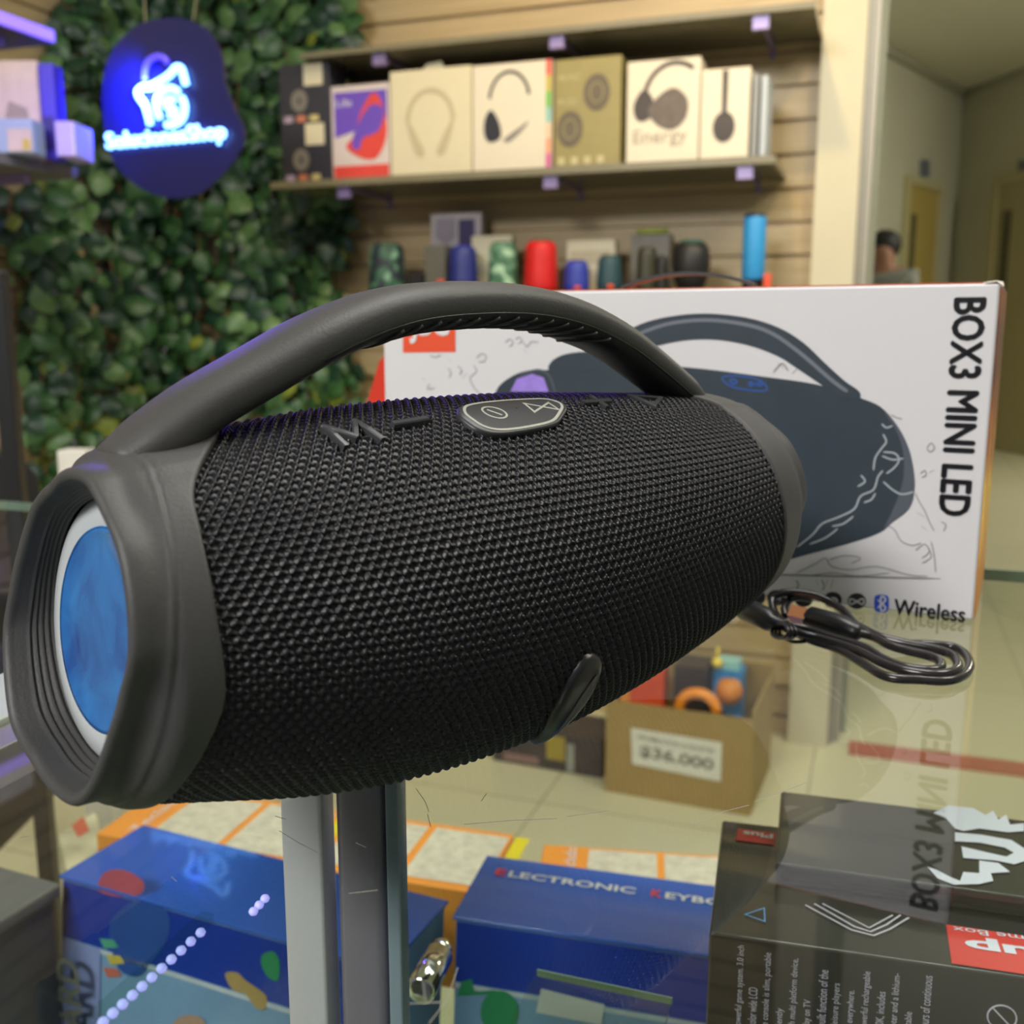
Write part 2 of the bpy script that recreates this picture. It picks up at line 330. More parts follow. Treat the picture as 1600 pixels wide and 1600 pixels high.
# ================================================================ LOUDSPEAKER
sA = Vector((-.1255, .28)); S45 = math.radians(45)
spk = thing('portable_speaker', 'large black barrel speaker with arched handle and blue end disc, on the glass counter', 'speaker', (sA.x, sA.y, TOP), PI/2-S45)
SS = [-.01, 0, .03, .06, .09, .12, .15, .18, .22, .27, .30, .32, .34]
RR = [.0455, .0485, .0545, .061, .0655, .0675, .068, .0675, .0645, .059, .054, .050, .046]
_k = np.linspace(-.01, .34, 141); _r = np.interp(_k, SS, RR)
for _ in range(12): _r[1:-1] = (_r[:-2]+2*_r[1:-1]+_r[2:])/4
def rad(s): return np.interp(s, _k, _r)
def zc(s): return .0702+.0075*((s-.15)/.15)**2
def sp(s, th, dr=0.0):      # th measured from the top towards the viewer
    r = rad(s)+dr; return Vector((s, -r*math.sin(th), zc(s)+r*math.cos(th)))
def per(tab, it=6):
    a = np.array([t[0] for t in tab], float); v = np.array([t[1] for t in tab], float)
    aa = np.concatenate([a-360, a, a+360]); vv = np.concatenate([v, v, v]); x = np.arange(-360, 720, 2.0); y = np.interp(x, aa, vv)
    for _ in range(it): y[1:-1] = (y[:-2]+2*y[1:-1]+y[2:])/4
    return lambda d: np.interp(d % 360, x, y)
capL = per([(0, .050), (10, .0425), (28, .0275), (37, .0222), (55, .0188), (74, .0173), (93, .0179), (99, .0184), (110, .0161), (126, .0136), (150, .012), (180, .011), (210, .012), (235, .0136), (250, .0161), (262, .0184), (286, .0173), (305, .0188), (323, .0222), (332, .0275), (350, .0425)])
capR = per([(0, .272), (13, .2827), (25, .290), (48, .290), (71, .2917), (93, .2949), (110, .2967), (123, .2951), (180, .294), (240, .2951), (270, .2949), (312, .290), (335, .290), (347, .2827)])
seam = per([(0, .0165), (4, .017), (21, .0161), (39, .0115), (61, .0078), (80, .0055), (96, .0051), (140, .005), (180, .005), (220, .005), (280, .0055), (321, .0115), (339, .0161)])
lipR = per([(0, .0480), (18, .0506), (35, .0492), (52, .0508), (70, .0500), (84, .0490), (97, .0450), (115, .0428), (128, .0432), (150, .0465), (160, .0470), (178, .0450), (200, .0434), (222, .0466), (240, .0470), (262, .0482), (275, .0458), (295, .0446), (318, .0462), (340, .0452)], 2)
lipS = per([(0, -.003), (60, -.004), (120, -.004), (180, -.004), (225, -.004), (270, -.001), (310, .000), (340, -.001)])
def cap(name, sB, mirror, label=None):
    N = 180; prof_n = None; vs = []; fs = []
    for i in range(N):
        d = 360*i/N; th = math.radians(d); rl_ = float(lipR(d)); sl = float(lipS(d)); row = []
        r_in = .0388; s_in = .0115
        for k in range(41):      # ribbed funnel from the disc ring out to the lip
            t = k/40; f = t**1.0; rr = r_in+(rl_-.0042-r_in)*f; s_ = s_in+(sl+.002-s_in)*f
            rip = .0006*math.sin(2*PI*5*min(1, t/.72)) if t < .72 else 0
            row.append((s_-rip*.7, rr-rip*.8*-1))
        for a in (20, 45, 70, 90, 110, 135, 160):                 # rounded lip
            A_ = math.radians(a); row.append((sl+.002-.0026*math.sin(A_), rl_-.0021-.0021*math.cos(A_)))
        b = float(sB(d)) if not mirror else .323-float(sB(d)); s1 = sl+.004; r1 = rl_
        M_ = 26
        for k in range(1, M_+1):
            t = k/M_; s_ = s1+(b-s1)*t; rb = float(rad(s_ if not mirror else .323-s_))+.0014
            q = min(1, (s_-s1)/.010); q = q*q*(3-2*q); rr = (r1)*(1-q)+rb*q
            if not mirror: rr += .0005*math.exp(-((s_-float(seam(d)))/.0007)**2) - .0003*math.exp(-((s_-float(seam(d))-.0012)/.0006)**2)
            if d < 25 or d > 335: rr += .0006
            row.append((s_, rr))
        e = row[-1]; row += [(e[0]+.0006, e[1]-.0005), (e[0]+.0008, e[1]-.0018), (e[0]+.0004, e[1]-.0045)]
        prof_n = len(row)
        for s_, rr in row:
            tilt = .11*rr*math.cos(th)*max(0, 1-max(0, s_)/.02); s2 = s_+tilt
            if mirror: s2 = .323-s2
            z0 = zc(max(0, min(.323, s2)))
            vs.append((s2, -rr*math.sin(th), z0+rr*math.cos(th)))
    for i in range(N):
        j = (i+1) % N
        for k in range(prof_n-1):
            f = [i*prof_n+k, i*prof_n+k+1, j*prof_n+k+1, j*prof_n+k]; fs.append(f if not mirror else f[::-1])
    o = obj(name, vs, fs, M_dark, spk, True)
    return o
cap('end_cap', capL, False); cap('end_cap', capR, True)
# ring and disc in both ends
m = bpy.data.materials.new('blue_mirror_film'); m.use_nodes = True; nt = m.node_tree; b = nt.nodes['Principled BSDF']
b.inputs['Base Color'].default_value = (.015, .20, .62, 1); b.inputs['Metallic'].default_value = .5; b.inputs['Roughness'].default_value = .12; b.inputs['Coat Weight'].default_value = 1.0; b.inputs['Coat Roughness'].default_value = .05
tc = nt.nodes.new('ShaderNodeTexCoord'); n = nt.nodes.new('ShaderNodeTexNoise'); n.inputs['Scale'].default_value = 38; n.inputs['Detail'].default_value = 5; n.inputs['Distortion'].default_value = .8
cr = nt.nodes.new('ShaderNodeValToRGB'); cr.color_ramp.elements[0].position = .36; cr.color_ramp.elements[1].position = .68; cr.color_ramp.elements[0].color = (.003, .11, .50, 1); cr.color_ramp.elements[1].color = (.03, .34, .95, 1)  # mottled blues paint in the varied reflections on the film
bp = nt.nodes.new('ShaderNodeBump'); bp.inputs['Strength'].default_value = .25; bp.inputs['Distance'].default_value = .001
nt.links.new(tc.outputs['Object'], n.inputs['Vector']); nt.links.new(n.outputs['Fac'], cr.inputs[0]); nt.links.new(cr.outputs[0], b.inputs['Base Color']); nt.links.new(n.outputs['Fac'], bp.inputs['Height']); nt.links.new(bp.outputs[0], b.inputs['Normal'])
M_film = m
M_ring = mat('grey_white_ring', (.50, .54, .56), .35, noise=.02)
def disc(name, prof, m, mirror):
    seg = 72; vs = []; fs = []
    for r, s_ in prof:
        for k in range(seg):
            th = 2*PI*k/seg; s2 = s_+.11*r*math.cos(th); s2 = .323-s2 if mirror else s2
            vs.append((s2, -r*math.sin(th), zc(0 if not mirror else .323)+r*math.cos(th)-.0006))
    n = len(prof)
    for i in range(n-1):
        for k in range(seg): fs.append([i*seg+k, i*seg+(k+1) % seg, (i+1)*seg+(k+1) % seg, (i+1)*seg+k])
    if prof[0][0] < .005: fs.append(list(range(seg))[::-1])
    return obj(name, vs, fs, m, spk, True)
for mir in (False, True):
    disc('radiator_ring', [(.0290, .0100), (.0305, .0094), (.0340, .0096), (.0380, .0104), (.0396, .0118)], M_ring, mir)
    disc('radiator_disc', [(.004, .01005), (.010, .0101), (.020, .0099), (.0270, .0096), (.0286, .0090), (.0298, .0089), (.0302, .0098)], M_film, mir)
# knitted sleeve: real stitches as relief
m = bpy.data.materials.new('black_knit'); m.use_nodes = True; nt = m.node_tree; b = nt.nodes['Principled BSDF']
b.inputs['Base Color'].default_value = (.005, .0055, .009, 1); b.inputs['Roughness'].default_value = .34; b.inputs['Specular IOR Level'].default_value = .36; b.inputs['Sheen Weight'].default_value = 0
tc = nt.nodes.new('ShaderNodeTexCoord'); n = nt.nodes.new('ShaderNodeTexNoise'); n.inputs['Scale'].default_value = 1500; n.inputs['Detail'].default_value = 2
bp = nt.nodes.new('ShaderNodeBump'); bp.inputs['Strength'].default_value = .35; bp.inputs['Distance'].default_value = .0004
nt.links.new(tc.outputs['Object'], n.inputs['Vector']); nt.links.new(n.outputs['Fac'], bp.inputs['Height']); nt.links.new(bp.outputs[0], b.inputs['Normal'])
NS = 860
thd = np.concatenate([np.arange(-50, 180, .27), np.arange(180, 310, 1.0)]); NT = len(thd)
Tt = np.radians(thd)[:, None]; lo = (capL(thd)-.0015)[:, None]; hi = (capR(thd)+.0015)[:, None]
Sg = lo+(hi-lo)*np.linspace(0, 1, NS)[None, :]; Tg = np.repeat(Tt, NS, 1)
pu_ = .00415; nrow = 144; v_ = Tg/(2*PI)*nrow; u_ = Sg/pu_
H_ = np.zeros_like(Sg)
def bead(u, v, cu, cv, au, av, sl):
    # lattice sheared by -.3 cell per row
    j = np.round(v-cv); out = np.zeros_like(u)
    for dj in (-1, 0, 1):
        jj = j+dj; uu = u-cu+.5*jj; du = uu-np.round(uu); dv = v-cv-jj; du = du+sl*dv
        q = (du/au)**2+(dv/av)**2; out = np.maximum(out, np.sqrt(np.clip(1-q, 0, 1)))
    return out
H_ = np.maximum(bead(u_, v_, 0, 0, .20, .60, .22), .60*bead(u_, v_, .47, .22, .27, .30, -.3))
Rg = rad(Sg)-.0007+.0015*H_
Zc = .0702+.0075*((Sg-.15)/.15)**2
V = np.stack([Sg, -Rg*np.sin(Tg), Zc+Rg*np.cos(Tg)], -1).reshape(-1, 3)
i0 = np.arange(NT)[:, None]; i1 = (i0+1) % NT; k = np.arange(NS-1)[None, :]
Fq = np.stack([i0*NS+k, i0*NS+k+1, i1*NS+k+1, i1*NS+k], -1).reshape(-1, 4)
me = bpy.data.meshes.new('fabric_sleeve'); me.vertices.add(len(V)); me.vertices.foreach_set('co', V.astype(np.float32).ravel())
me.loops.add(Fq.size); me.loops.foreach_set('vertex_index', Fq.astype(np.int32).ravel()); me.polygons.add(len(Fq)); me.polygons.foreach_set('loop_start', np.arange(0, Fq.size, 4, dtype=np.int32))
me.polygons.foreach_set('use_smooth', np.ones(len(Fq), bool)); me.update(calc_edges=True); me.validate(); me.materials.append(m)
o = bpy.data.objects.new('fabric_sleeve', me); COL.objects.link(o); o.parent = spk; tag(o, 'black knitted fabric sleeve')
# handle: swept rounded strap in the plane of the axis
hc = [(.014, .1235), (.024, .1285), (.042, .1395), (.064, .1500), (.088, .1608), (.115, .1690), (.1445, .1722), (.1775, .1722), (.207, .1680), (.236, .1590), (.263, .1465), (.288, .1335), (.304, .1245)]
hp = smooth_path([(x, 0, z) for x, z in hc], 8); nh = len(hp); SEG = 40; vs = []; fs = []
hw = np.interp(np.linspace(0, 1, nh), [0, .03, .10, .3, .5, .7, .9, .97, 1], [.006, .0105, .0140, .0155, .0160, .0155, .0135, .0100, .005])
ht = np.interp(np.linspace(0, 1, nh), [0, .03, .10, .5, .9, .97, 1], [.0030, .0062, .0080, .0082, .0072, .0052, .002])
for i, p in enumerate(hp):
    t = (hp[min(i+1, nh-1)]-hp[max(i-1, 0)]).normalized(); nn = Vector((-t.z, 0, t.x))
    for k in range(SEG):
        a = 2*PI*k/SEG; c_, s_ = math.cos(a), math.sin(a); e_ = .80
        y = math.copysign(abs(c_)**e_, c_)*hw[i]; z = math.copysign(abs(s_)**e_, s_)*ht[i]
        # a fine parting line runs along both sides below the middle
        vs.append(p+Vector((0, y, 0))+nn*z)
for i in range(nh-1):
    for k in range(SEG): fs.append([i*SEG+k, i*SEG+(k+1) % SEG, (i+1)*SEG+(k+1) % SEG, (i+1)*SEG+k])
fs += [list(range(SEG))[::-1], [(nh-1)*SEG+k for k in range(SEG)]]
han = obj('handle', vs, fs, M_dark, spk, True)
# grip pad with slanting ribs under the arch
def hpos(t):
    f = t*(nh-1); i = min(int(f), nh-2); p = hp[i].lerp(hp[i+1], f-i); tt = (hp[i+1]-hp[i]).normalized(); return p, tt, Vector((-tt.z, 0, tt.x)), float(np.interp(f, range(nh), hw)), float(np.interp(f, range(nh), ht))
vs = []; fs = []; ng = 60; angs = [math.radians(a) for a in (-38, -50, -65, -80, -90, -100, -115, -130, -142)]
def gpt(t, a, k):
    p, tt, nn, a_, b_ = hpos(t); c_, s_ = math.cos(a), math.sin(a)
    return p+Vector((0, math.copysign(abs(c_)**.8, c_)*a_*k, 0))-nn*(abs(s_)**.8*b_*k)
for i in range(ng+1):
    t = .36+.38*i/ng; e = min(1, 10*min(i, ng-i)/ng)
    for q, a in enumerate(angs): vs.append(gpt(t, a, .99 if q in (0, 8) else 1+.07*e))
for i in range(ng):
    for k in range(8): fs.append([i*9+k, i*9+k+1, (i+1)*9+k+1, (i+1)*9+k])
gi = obj('grip_insert', vs, fs, mat('matt_black_rubber', (.022, .022, .026), .5, noise=.03), han, True)
rb = MB()
for i in range(13):
    t0 = .375+.0255*i; path = []
    for k in range(17):
        a = math.radians(-32-116*k/16); path.append(gpt(t0+.035*abs(math.cos(a))**1.5, a, 1.085))
    rb.tube(path, .0006, 6)
rb.build('grip_ribs', M_dark, gi, True)
# parting line: a thin dark bead along the near side
pl_ = MB()
for side in (-1, 1):
    path = []
    for k in range(50):
        t = .30+.68*k/49; p, tt, nn, a_, b_ = hpos(t); ang = math.radians(-22); e_ = .8
        path.append(p+Vector((0, side*abs(math.cos(ang))**e_*a_, 0))+nn*(-abs(math.sin(ang))**e_*b_))
    pl_.tube(path, .00045, 6)
pl_.build('parting_line', M_black, han, True)
# raised surface marks
def stroke(mb, pts, wd, h, closed=False, base=.0004):
    P = [Vector((s, float(rad(s))*th, 0)) for s, th in pts]; n = len(P)      # unrolled plane
    L = []; R_ = []
    for i in range(n):
        if closed: a, b2, c = P[i-1], P[i], P[(i+1) % n]
        else: a, b2, c = P[max(i-1, 0)], P[i], P[min(i+1, n-1)]
        d1 = (b2-a).normalized() if (b2-a).length > 1e-9 else (c-b2).normalized(); d2 = (c-b2).normalized() if (c-b2).length > 1e-9 else d1
        tt = (d1+d2).normalized(); nrm = Vector((-tt.y, tt.x, 0)); ml = wd/2/max(.4, nrm.dot(Vector((-d1.y, d1.x, 0))))
        e0 = -d1*wd*.3 if (i == 0 and not closed) else (d2*wd*.3 if (i == n-1 and not closed) else Vector((0, 0, 0)))
        L.append(b2+nrm*ml+e0); R_.append(b2-nrm*ml+e0)
    def up(p, dr): return sp(p.x, p.y/float(rad(p.x)), dr)
    vs = []
    for i in range(n):
        l, r = L[i], R_[i]; li = l.lerp(r, .14); ri = r.lerp(l, .14)
        vs += [up(l, base-.001), up(l, base+h*.7), up(li, base+h), up(ri, base+h), up(r, base+h*.7), up(r, base-.001)]
    fs = []
    for i in range(n if closed else n-1):
        j = (i+1) % n
        for k in range(5): fs.append([i*6+k, i*6+k+1, j*6+k+1, j*6+k])
    if not closed: fs += [[5, 4, 3, 2, 1, 0], [(n-1)*6+k for k in range(6)]]
    mb.add(vs, fs)
def D(*p): return [(s, math.radians(a)) for s, a in p]
M_btn = mat('glossy_button_rubber', (.045, .047, .052), .25, noise=0)
M_icon = mat('grey_print', (.33, .34, .30), .5, noise=.04)
mb = MB()
for a_, b_ in (((.0742, 29.5), (.0742, 18.6)), ((.0742, 18.6), (.0800, 26.5)), ((.0800, 26.5), (.0858, 18.6)), ((.0858, 18.6), (.0876, 29.2))): stroke(mb, D(a_, ((a_[0]+b_[0])/2, (a_[1]+b_[1])/2), b_), .0019, .0017)
mb.build('mode_button', M_btn, spk)
mb = MB(); stroke(mb, D((.0975, 22.9), (.1045, 22.6), (.1112, 22.2)), .0024, .0016); mb.build('volume_down_button', M_btn, spk)
mb = MB(); stroke(mb, D((.1955, 18.6), (.205, 18.0), (.2135, 17.4)), .0022, .0015); stroke(mb, D((.2075, 13.4), (.206, 18), (.2050, 22.6)), .0022, .0015); mb.build('volume_up_button', M_btn, spk)
mb = MB(); stroke(mb, D((.2362, 11.5), (.2372, 22.5), (.2525, 15.2)), .0020, .0015, closed=True); mb.build('play_button', M_btn, spk)
padp = D((.1310, 17.6), (.1268, 20.2), (.1244, 23.6), (.1244, 27.5), (.1254, 30.6), (.1285, 32.8), (.1340, 33.8), (.1430, 33.8), (.1520, 33.2), (.1600, 32.3), (.1660, 30.8), (.1725, 27.6), (.1785, 24.2), (.1812, 21.6), (.1815, 19.4), (.1795, 17.2), (.1750, 15.9), (.1620, 15.4), (.1500, 15.6), (.1390, 16.2))
P3 = smooth_path([(s, float(rad(s))*th, 0) for s, th in padp], 6, True); cx = Vector((.1535, .0262, 0)); vs = []; fs = []; n = len(P3)
lv = [(1.0, -.002), (1.0, .0012), (.985, .0018), (.955, .0021), (.8, .0022), (.6, .0022), (.4, .0022), (.2, .0022), (.02, .0022)]
for f, dr in lv:
    for p in P3: q = cx+(p-cx)*f; vs.append(sp(q.x, q.y/float(rad(q.x)), dr))
for i in range(len(lv)-1):
    for k in range(n): fs.append([i*n+k, i*n+(k+1) % n, (i+1)*n+(k+1) % n, (i+1)*n+k])
pad = obj('control_pad', vs, fs, mat('pad_rubber', (.026, .027, .032), .42, noise=.02), spk, True)
ib = MB(); stroke(ib, [(q.x, q.y/float(rad(q.x))) for q in [cx+(p-cx)*.885 for p in P3]], .0011, .0002, True, .0022); ib.build('pad_border', M_icon, pad)
ib = MB(); pc = Vector((.1408, math.radians(23.6)*float(rad(.14)), 0)); rr = .0042
stroke(ib, [((pc.x+rr*1.1*math.cos(a)), (pc.y+rr*math.sin(a))/float(rad(pc.x))) for a in np.linspace(0, 2*PI, 24, endpoint=False)], .0008, .0002, True, .0022)
stroke(ib, [(pc.x-.0015, (pc.y-.0020)/float(rad(pc.x))), (pc.x+.0015, (pc.y+.0020)/float(rad(pc.x)))], .0009, .0002, False, .0022); ib.build('power_icon', M_icon, pad)
ib = MB(); stroke(ib, D((.1605, 19.4), (.1592, 25.2), (.1730, 20.0), (.1727, 25.0)), .0009, .0002, True, .0022); ib.build('link_icon', M_icon, pad)
# feet: curved rubber blades low on the barrel
for sg in (1, -1):
    ft = D((.1550, 106.8), (.1500, 104.6), (.1450, 105.6), (.1412, 110.5), (.1396, 116), (.1402, 124), (.1430, 131), (.1470, 138), (.1500, 146), (.1530, 150), (.1535, 142), (.1538, 135), (.1548, 128), (.1562, 120.2), (.1566, 112.6))
    P3f = smooth_path([(s, float(rad(s))*th, 0) for s, th in ft], 4, True); n = len(P3f); cxf = sum(P3f, Vector())/n; vs = []; fs = []
    prof = [(1.0, -.003), (1.0, .0010), (.93, .0026), (.78, .0034), (.5, .0036), (.05, .0036)]
    for f, dr in prof:
        for p in P3f: q = cxf+(p-cxf)*f; vs.append(sp(q.x, sg*q.y/float(rad(q.x)), dr))
    for i in range(len(prof)-1):
        for k in range(n): fs.append([i*n+k, i*n+(k+1) % n, (i+1)*n+(k+1) % n, (i+1)*n+k])
    fo = obj('foot', vs, fs, M_black, spk, True)
    ins = D((.1528, 110.5), (.1500, 113), (.1478, 118), (.1470, 124), (.1478, 130), (.1496, 134.5), (.1508, 130), (.1520, 122), (.1530, 116)); PI3 = [Vector((s, float(rad(s))*th, 0)) for s, th in ins]; n = len(PI3); c0 = sum(PI3, Vector())/n
    vs = [sp(c0.x, sg*c0.y/float(rad(c0.x)), .0042)]+[sp(p.x, sg*p.y/float(rad(p.x)), .0038) for p in smooth_path(PI3, 3, True)]; nn_ = len(vs)-1
    obj('foot_inlay', vs, [[0, 1+k, 1+(k+1) % nn_] for k in range(nn_)], mat('grey_rubber', (.10, .10, .11), .45), fo, True)
for sx_ in (.115, .185):      # two low bearing pads the barrel stands on
    sk = MB(); sk.lathe([(.004, 0), (.006, .0006), (.006, .008), (.004, .009)], 20, Matrix.Translation((sx_, 0, .0001)))
    sk.build('bearing_pad', M_black, spk, True)

# ================================================================ PRODUCT BOX
BY = math.radians(27); bE = Vector((math.cos(BY), -math.sin(BY), 0)); bN = Vector((math.sin(BY), math.cos(BY), 0))
bP = at_z(1520, 973, TOP); BW, BH, BD = .395, .1875, .10
bO = bP-bE*BW
box = thing('product_box', 'white speaker carton printed BOX3 MINI LED standing behind the black speaker', 'box', bO, -BY)
def bl(x, y):      # photo pixel on the front of the box -> local (x,z)
    p = on_plane(x, y, bO, bN)-bO; return p.dot(bE), p.z
M_card = mat('white_card', (.74, .73, .76), .42, noise=.015, nscale=3, coat=.15)
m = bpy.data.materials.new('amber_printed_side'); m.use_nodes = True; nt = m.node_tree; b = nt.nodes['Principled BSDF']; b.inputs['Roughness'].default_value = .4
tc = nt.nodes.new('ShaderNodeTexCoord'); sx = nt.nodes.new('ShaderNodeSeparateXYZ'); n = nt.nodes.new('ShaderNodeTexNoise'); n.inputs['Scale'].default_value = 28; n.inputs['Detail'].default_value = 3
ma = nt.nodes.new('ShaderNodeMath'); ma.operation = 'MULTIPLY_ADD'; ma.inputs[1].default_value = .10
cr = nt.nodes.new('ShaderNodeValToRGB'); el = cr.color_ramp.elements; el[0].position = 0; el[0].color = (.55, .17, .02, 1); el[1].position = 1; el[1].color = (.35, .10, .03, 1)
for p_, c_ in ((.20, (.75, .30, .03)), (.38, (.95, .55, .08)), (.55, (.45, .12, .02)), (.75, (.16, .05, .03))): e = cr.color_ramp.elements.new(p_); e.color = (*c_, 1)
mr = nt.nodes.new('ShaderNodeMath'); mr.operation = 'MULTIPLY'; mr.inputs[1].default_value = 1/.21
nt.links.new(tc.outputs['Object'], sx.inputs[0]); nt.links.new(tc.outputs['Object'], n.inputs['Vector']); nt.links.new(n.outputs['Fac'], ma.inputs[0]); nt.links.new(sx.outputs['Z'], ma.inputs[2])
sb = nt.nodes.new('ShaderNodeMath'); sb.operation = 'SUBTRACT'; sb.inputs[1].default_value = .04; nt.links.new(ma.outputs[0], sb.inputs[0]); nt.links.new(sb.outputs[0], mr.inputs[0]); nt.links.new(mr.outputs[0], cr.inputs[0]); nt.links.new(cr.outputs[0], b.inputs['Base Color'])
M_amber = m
mb = MB(); mb.box(0, BW, 0, BD, .0012, BH); o = mb.build('carton', M_card, box); bevel(o, .0018, 2)
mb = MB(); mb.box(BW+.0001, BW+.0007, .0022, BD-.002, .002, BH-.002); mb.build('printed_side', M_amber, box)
mb = MB(); mb.box(-.0007, -.0001, .0022, BD-.002, .002, BH-.002); mb.build('printed_side', mat('red_print', (.72, .05, .02), .4), box)
mb = MB(); mb.box(.004, BW-.003, .0012, BD-.002, BH+.0001, BH+.0006); mb.build('printed_lid', mat('orange_red_print', (.70, .14, .05), .4), box)
# torn corner tab
mb = MB(); mb.prism([(BW-.009, .001, BH-.0002), (BW-.002, -.001, BH+.0008), (BW+.0018, .002, BH-.002), (BW+.001, .006, BH+.0004), (BW-.006, .006, BH+.0006)], (0, .0004, .0005)); mb.build('crumpled_corner', mat('torn_card', (.72, .66, .58), .8), box)
LAY = [0]
def flat(name, pix, m, parent=box, layer=None, loc=None, smooth_n=0, closed=True):
    loc = loc or bl; layer = layer if layer is not None else 1
    P = [Vector((*loc(x, y), 0)) for x, y in pix]
    if smooth_n: P = smooth_path(P, smooth_n, True)
    vs = [(p.x, -.0002-.00012*layer, p.y) for p in P]; tri = tessellate_polygon([[Vector((p.x, p.y, 0)) for p in P]])
    fs = []
    for t in tri:
        a, b_, c = [Vector(vs[i]) for i in t]; fs.append(list(t) if (b_-a).cross(c-a).y < 0 else list(t)[::-1])
    return obj(name, vs, fs, m, parent)
def line(name, paths, wd, m, layer=2, parent=box, loc=None, closed=False):
    loc = loc or bl; vs = []; fs = []
    for pix in paths:
        P = [Vector((*loc(x, y), 0)) for x, y in pix]; P = smooth_path(P, 4, closed) if len(P) > 2 else P; n = len(P); b0 = len(vs)
        for i in range(n):
            t = ((P[(i+1) % n]-P[i-1]) if closed else (P[min(i+1, n-1)]-P[max(i-1, 0)])).normalized(); nn = Vector((-t.y, t.x, 0))*(wd/2*(1 if closed else (.35 if i in (0, n-1) else 1)))
            for q in (P[i]+nn, P[i]-nn): vs.append((q.x, -.0002-.00012*layer, q.y))
        for i in range(n if closed else n-1): j = (i+1) % n; fs.append([b0+2*i, b0+2*i+1, b0+2*j+1, b0+2*j])
    return obj(name, vs, fs, m, parent)
INK = mat('black_ink', (.015, .015, .022), .45, noise=0); SLATE = mat('slate_print', (.030, .045, .062), .42, noise=.10, nscale=60)
SLATE2 = mat('slate_print_light', (.085, .10, .13), .42, noise=.03); LOGO = mat('orange_red_logo', (.83, .09, .03), .42, noise=0); WPRINT = mat('white_print', (.78, .77, .79), .42, noise=0)
GREYP = mat('grey_splash_print', (.36, .36, .38), .45, noise=0); PALEP = mat('pale_splash_print', (.42, .46, .50), .45, noise=0)
flat('logo_panel', [(630, 470), (712, 470), (712, 550), (630, 551)], LOGO)
x0, z0 = bl(641, 537); x1, _ = bl(703, 537); text('logo_lettering', 'JBC', WPRINT, (x0, 0, z0), (1, 0, 0), (0, 0, 1), width=x1-x0, height=.024, off=.0009, parent=box, bold=.03)
# picture: loudspeaker
pic = flat('printed_picture', [(775, 612), (800, 588), (830, 578), (862, 577), (880, 560), (905, 550), (950, 556), (1010, 569), (1075, 574), (1130, 580), (1190, 588), (1262, 598), (1320, 612), (1345, 622), (1375, 635), (1400, 662), (1418, 695), (1427, 730), (1429, 765), (1420, 795), (1395, 815), (1375, 832), (1330, 848), (1270, 864), (1200, 880), (1100, 880), (1000, 850), (900, 800), (820, 730), (775, 660)], SLATE, layer=1, smooth_n=4)
flat('printed_handle', [(863, 580), (862, 565), (885, 553), (925, 548), (950, 535), (1000, 507), (1050, 494), (1105, 490), (1165, 496), (1215, 511), (1255, 535), (1290, 568), (1320, 595), (1343, 612), (1340, 625), (1310, 620), (1282, 600), (1245, 575), (1215, 556), (1165, 538), (1110, 530), (1060, 533), (1010, 545), (975, 560), (930, 580)], SLATE, box, 3, smooth_n=4)
line('printed_handle_shine', [[(985, 527), (1040, 507), (1100, 500), (1160, 506), (1205, 520), (1250, 551), (1300, 594), (1325, 612)]], .0022, mat('handle_shine_print', (.17, .19, .23), .4, noise=0), 4)
flat('printed_ring', [(798, 612), (808, 592), (832, 584), (850, 590), (858, 612)], mat('violet_print', (.36, .24, .80), .4, noise=.15, nscale=150), box, 3)
line('printed_rim_shine', [[(812, 586), (840, 578), (858, 586), (868, 612)]], .0014, SLATE2, 4)
flat('printed_cap', [(1382, 645), (1400, 662), (1418, 695), (1427, 730), (1429, 765), (1420, 795), (1395, 815), (1381, 826), (1398, 790), (1412, 745), (1410, 700), (1398, 668)], SLATE2, box, 3, smooth_n=3)
line('printed_pad', [[(1129, 590), (1150, 587), (1185, 593), (1199, 606), (1190, 611), (1155, 607), (1138, 601)]], .0012, mat('blue_print', (.03, .09, .33), .4, noise=0), 3, closed=True)
line('printed_pad_icon', [[(1141, 594), (1148, 593), (1152, 597), (1146, 600)], [(1172, 597), (1190, 603), (1188, 597), (1174, 603)]], .0015, MATS['blue_print'], 4, closed=True)
sp1 = [[(1245, 855), (1270, 835), (1285, 818), (1310, 808), (1335, 795), (1345, 775), (1365, 765), (1372, 745), (1380, 735)], [(1380, 752), (1395, 765), (1410, 772), (1428, 768)], [(1365, 735), (1368, 715), (1378, 700), (1385, 690), (1380, 678)], [(1378, 712), (1395, 718), (1412, 716)], [(1265, 850), (1290, 840), (1310, 825)], [(1340, 760), (1352, 752), (1345, 742)], [(1385, 740), (1398, 730), (1405, 718), (1398, 708), (1380, 706)], [(1378, 662), (1385, 668), (1395, 665)], [(1350, 845-60), (1362, 780), (1368, 770)], [(1300, 822), (1318, 818), (1334, 806)]]
line('printed_splash', sp1, .0010, PALEP, 4)
